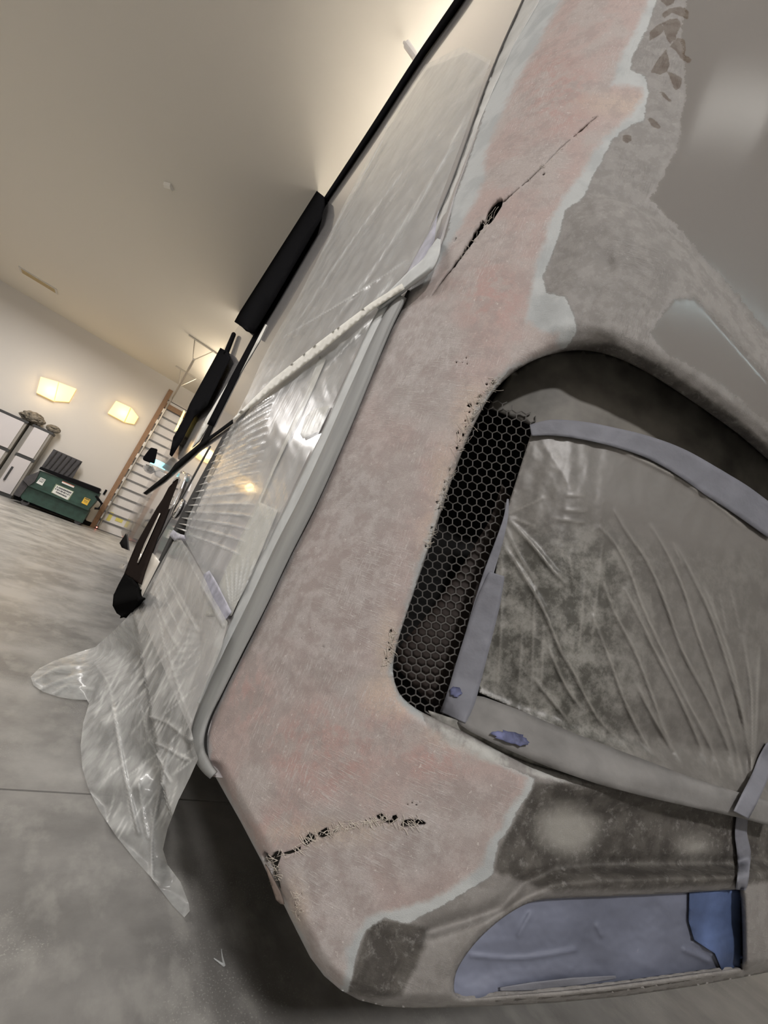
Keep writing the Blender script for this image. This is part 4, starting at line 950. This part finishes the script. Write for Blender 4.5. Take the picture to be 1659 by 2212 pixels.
# ---- loose sheet hanging from the side and lying on the floor
def fl_pt(p): return atZ([p], .006)[0]
ctrl = []
def c_side(p, off=.012): ctrl.append((p, body([p], off)[0]))
def c_floor(p, z=.006): ctrl.append((p, atZ([p], z)[0]))
for p in ((385, 1158), (372, 1172), (345, 1215), (320, 1262), (301, 1302), (425, 1215), (455, 1285), (480, 1338), (470, 1400), (445, 1460), (425, 1520), (415, 1560), (412, 1600)): c_side(p, .03 if p[0] > 410 else .012)
for p in ((260, 1350), ): ctrl.append((p, atX([p], .24)[0]))
for p in ((66, 1470), (100, 1440), (130, 1425), (90, 1490), (155, 1510), (190, 1512), (178, 1560), (176, 1620), (190, 1700), (240, 1790), (330, 1900), (345, 1912), (400, 1982), (412, 1950), (365, 1865), (300, 1840), (230, 1740)): c_floor(p, .01)
for p, z in (((195, 1400), .06), ((230, 1460), .12), ((220, 1560), .10), ((280, 1400), .22), ((300, 1480), .24), ((300, 1580), .20), ((300, 1700), .13), ((350, 1500), .36), ((370, 1420), .42), ((360, 1620), .27), ((350, 1760), .10), ((400, 1700), .18), ((425, 1650), .3)):
    ctrl.append((p, atZ([p], z)[0]))
cp = np.array([c[0] for c in ctrl], float); cdp = np.array([1/((c[1]-np.array((0, 0, H)))@K[2]) for c in ctrl])
def rbf_fit(X, y, s=60.):
    D = np.linalg.norm(X[:, None]-X[None], axis=2); A = D+np.eye(len(X))*2.0
    n = len(X); Q = np.hstack([np.ones((n, 1)), X/1000]); MM = np.block([[A, Q], [Q.T, np.zeros((3, 3))]])
    return np.linalg.lstsq(MM, np.concatenate([y, np.zeros(3)]), rcond=None)[0]
cw = rbf_fit(cp, cdp)
folds = [([(388, 1165), (420, 1235), (460, 1310), (482, 1352)], .010, 4), ([(350, 1220), (390, 1290), (430, 1370)], .006, 3), ([(330, 1240), (350, 1330), (385, 1400)], .006, 3), ([(352, 1380), (375, 1450), (390, 1500), (412, 1560)], .006, 3),
         ([(235, 1500), (250, 1560), (265, 1650), (280, 1720), (300, 1800)], .014, 6), ([(205, 1430), (235, 1480), (245, 1530)], .012, 5), ([(370, 1600), (350, 1690), (330, 1790), (328, 1890)], .012, 5),
         ([(315, 1520), (320, 1580), (345, 1640), (368, 1690)], .007, 3), ([(300, 1690), (310, 1760), (320, 1810)], .008, 4), ([(410, 1600), (360, 1560), (300, 1540)], .010, 8), ([(400, 1640), (350, 1610), (310, 1600)], .008, 6),
         ([(330, 1910), (345, 1940), (385, 1975)], .006, 4), ([(75, 1470), (130, 1440), (190, 1440)], .012, 5), ([(85, 1490), (130, 1470), (190, 1450)], .012, 5), ([(110, 1505), (150, 1480), (200, 1490)], .012, 5)]
for k in range(9): folds.append(([(478-k*1.5, 1362+k*3), (440-k*4, 1335+k*14), (405-k*5, 1315+k*19)], .005, 2.6))
CRS = [[(350, 1220), (372, 1270), (390, 1310), (405, 1340)], [(345, 1245), (365, 1310), (380, 1345), (392, 1372)], [(330, 1300), (345, 1340), (352, 1380), (358, 1430)], [(305, 1520), (318, 1590)], [(330, 1610), (350, 1650), (367, 1690)],
       [(388, 1628), (415, 1642)], [(325, 1745), (330, 1780), (333, 1840), (328, 1900)], [(272, 1700), (280, 1750), (292, 1800)], [(230, 1500), (245, 1530), (250, 1560), (262, 1640)], [(300, 1690), (330, 1660), (355, 1650)]]
rr_ = random.Random(8)
for _ in range(60):      # fine parallel stretch marks
    x = rr_.uniform(200, 400); y = rr_.uniform(1400, 1820); l_ = rr_.uniform(40, 110); an = math.radians(rr_.gauss(-58, 9))
    CRS.append([(x, y), (x+l_*.5*math.cos(an)+2, y+l_*.5*math.sin(an)), (x+l_*math.cos(an), y+l_*math.sin(an))])
def drape(P):
    D = np.linalg.norm(P[:, None]-cp[None], axis=2)
    inv = D@cw[:len(cp)]+np.hstack([np.ones((len(P), 1)), P/1000])@cw[len(cp):]
    inv = np.clip(inv, .35, 2.2); dep = 1/inv
    o = .004*bumpn(P, 45)+.0007*bumpn(np.stack([P[:, 0]*.9+P[:, 1]*.45, (P[:, 1]*.9-P[:, 0]*.45)*.22], 1), 8, 2)
    for l, a, w_ in folds: o = o+.6*a*np.exp(-(segdist(P, crom(l, 4))/(w_*.7))**2)
    dep = dep-o*1.3
    r = rays(P); q = r*dep[:, None]; q[:, 2] += H
    b = body(P, .012+o*.5); bd = (b-np.array((0, 0, H)))@K[2]
    hit = (b[:, 2] > .44) & (bd < dep); q[hit] = b[hit]
    low = q[:, 2] < .004          # rests on the floor, never below it
    if low.any():
        s = (.004-H)/r[:, 2]; q[low] = (r*s[:, None])[low]; q[low, 2] += H
    return q
DR = [(388, 1160), (374, 1170), (350, 1212), (325, 1258), (301, 1303), (270, 1338), (235, 1372), (205, 1398), (160, 1412), (115, 1428), (84, 1444), (66, 1462), (72, 1480), (92, 1494), (128, 1506), (160, 1511), (188, 1512), (192, 1520), (180, 1560), (174, 1610), (178, 1660), (190, 1702),
      (214, 1750), (250, 1805), (290, 1855), (326, 1895), (345, 1920), (372, 1955), (398, 1982), (410, 1968), (408, 1952), (390, 1905), (362, 1868), (352, 1835), (362, 1790), (385, 1730), (410, 1680), (428, 1640), (418, 1600), (412, 1570), (430, 1520), (455, 1455), (478, 1400), (492, 1345), (460, 1290), (440, 1245), (415, 1200)]
tag(sheet('masking_film', DR, drape, M['filmdrape'], None, sp=4, thick=0,
          attrs=dict(crease=lambda P: np.max([.4*ridge(P, l, 1.8) for l in CRS]+[.25*ridge(P, l, 2.5) for l, a, w_ in folds[:15]], axis=0))), 'loose clear plastic sheet hanging from the side and trailing onto the concrete floor', 'masking film')
# torn crumb of tape on the floor
mb = MB(); p = atZ([(462, 2070), (476, 2080), (484, 2085), (480, 2066), (478, 2050)], .004); mb.tube([tuple(x) for x in p], [.001, .002, .003, .0015, .0008], 5)
tag(mb.build('film_scrap', M['palestrip']), 'tiny pale curled scrap on the floor beside the shadow', 'scrap')
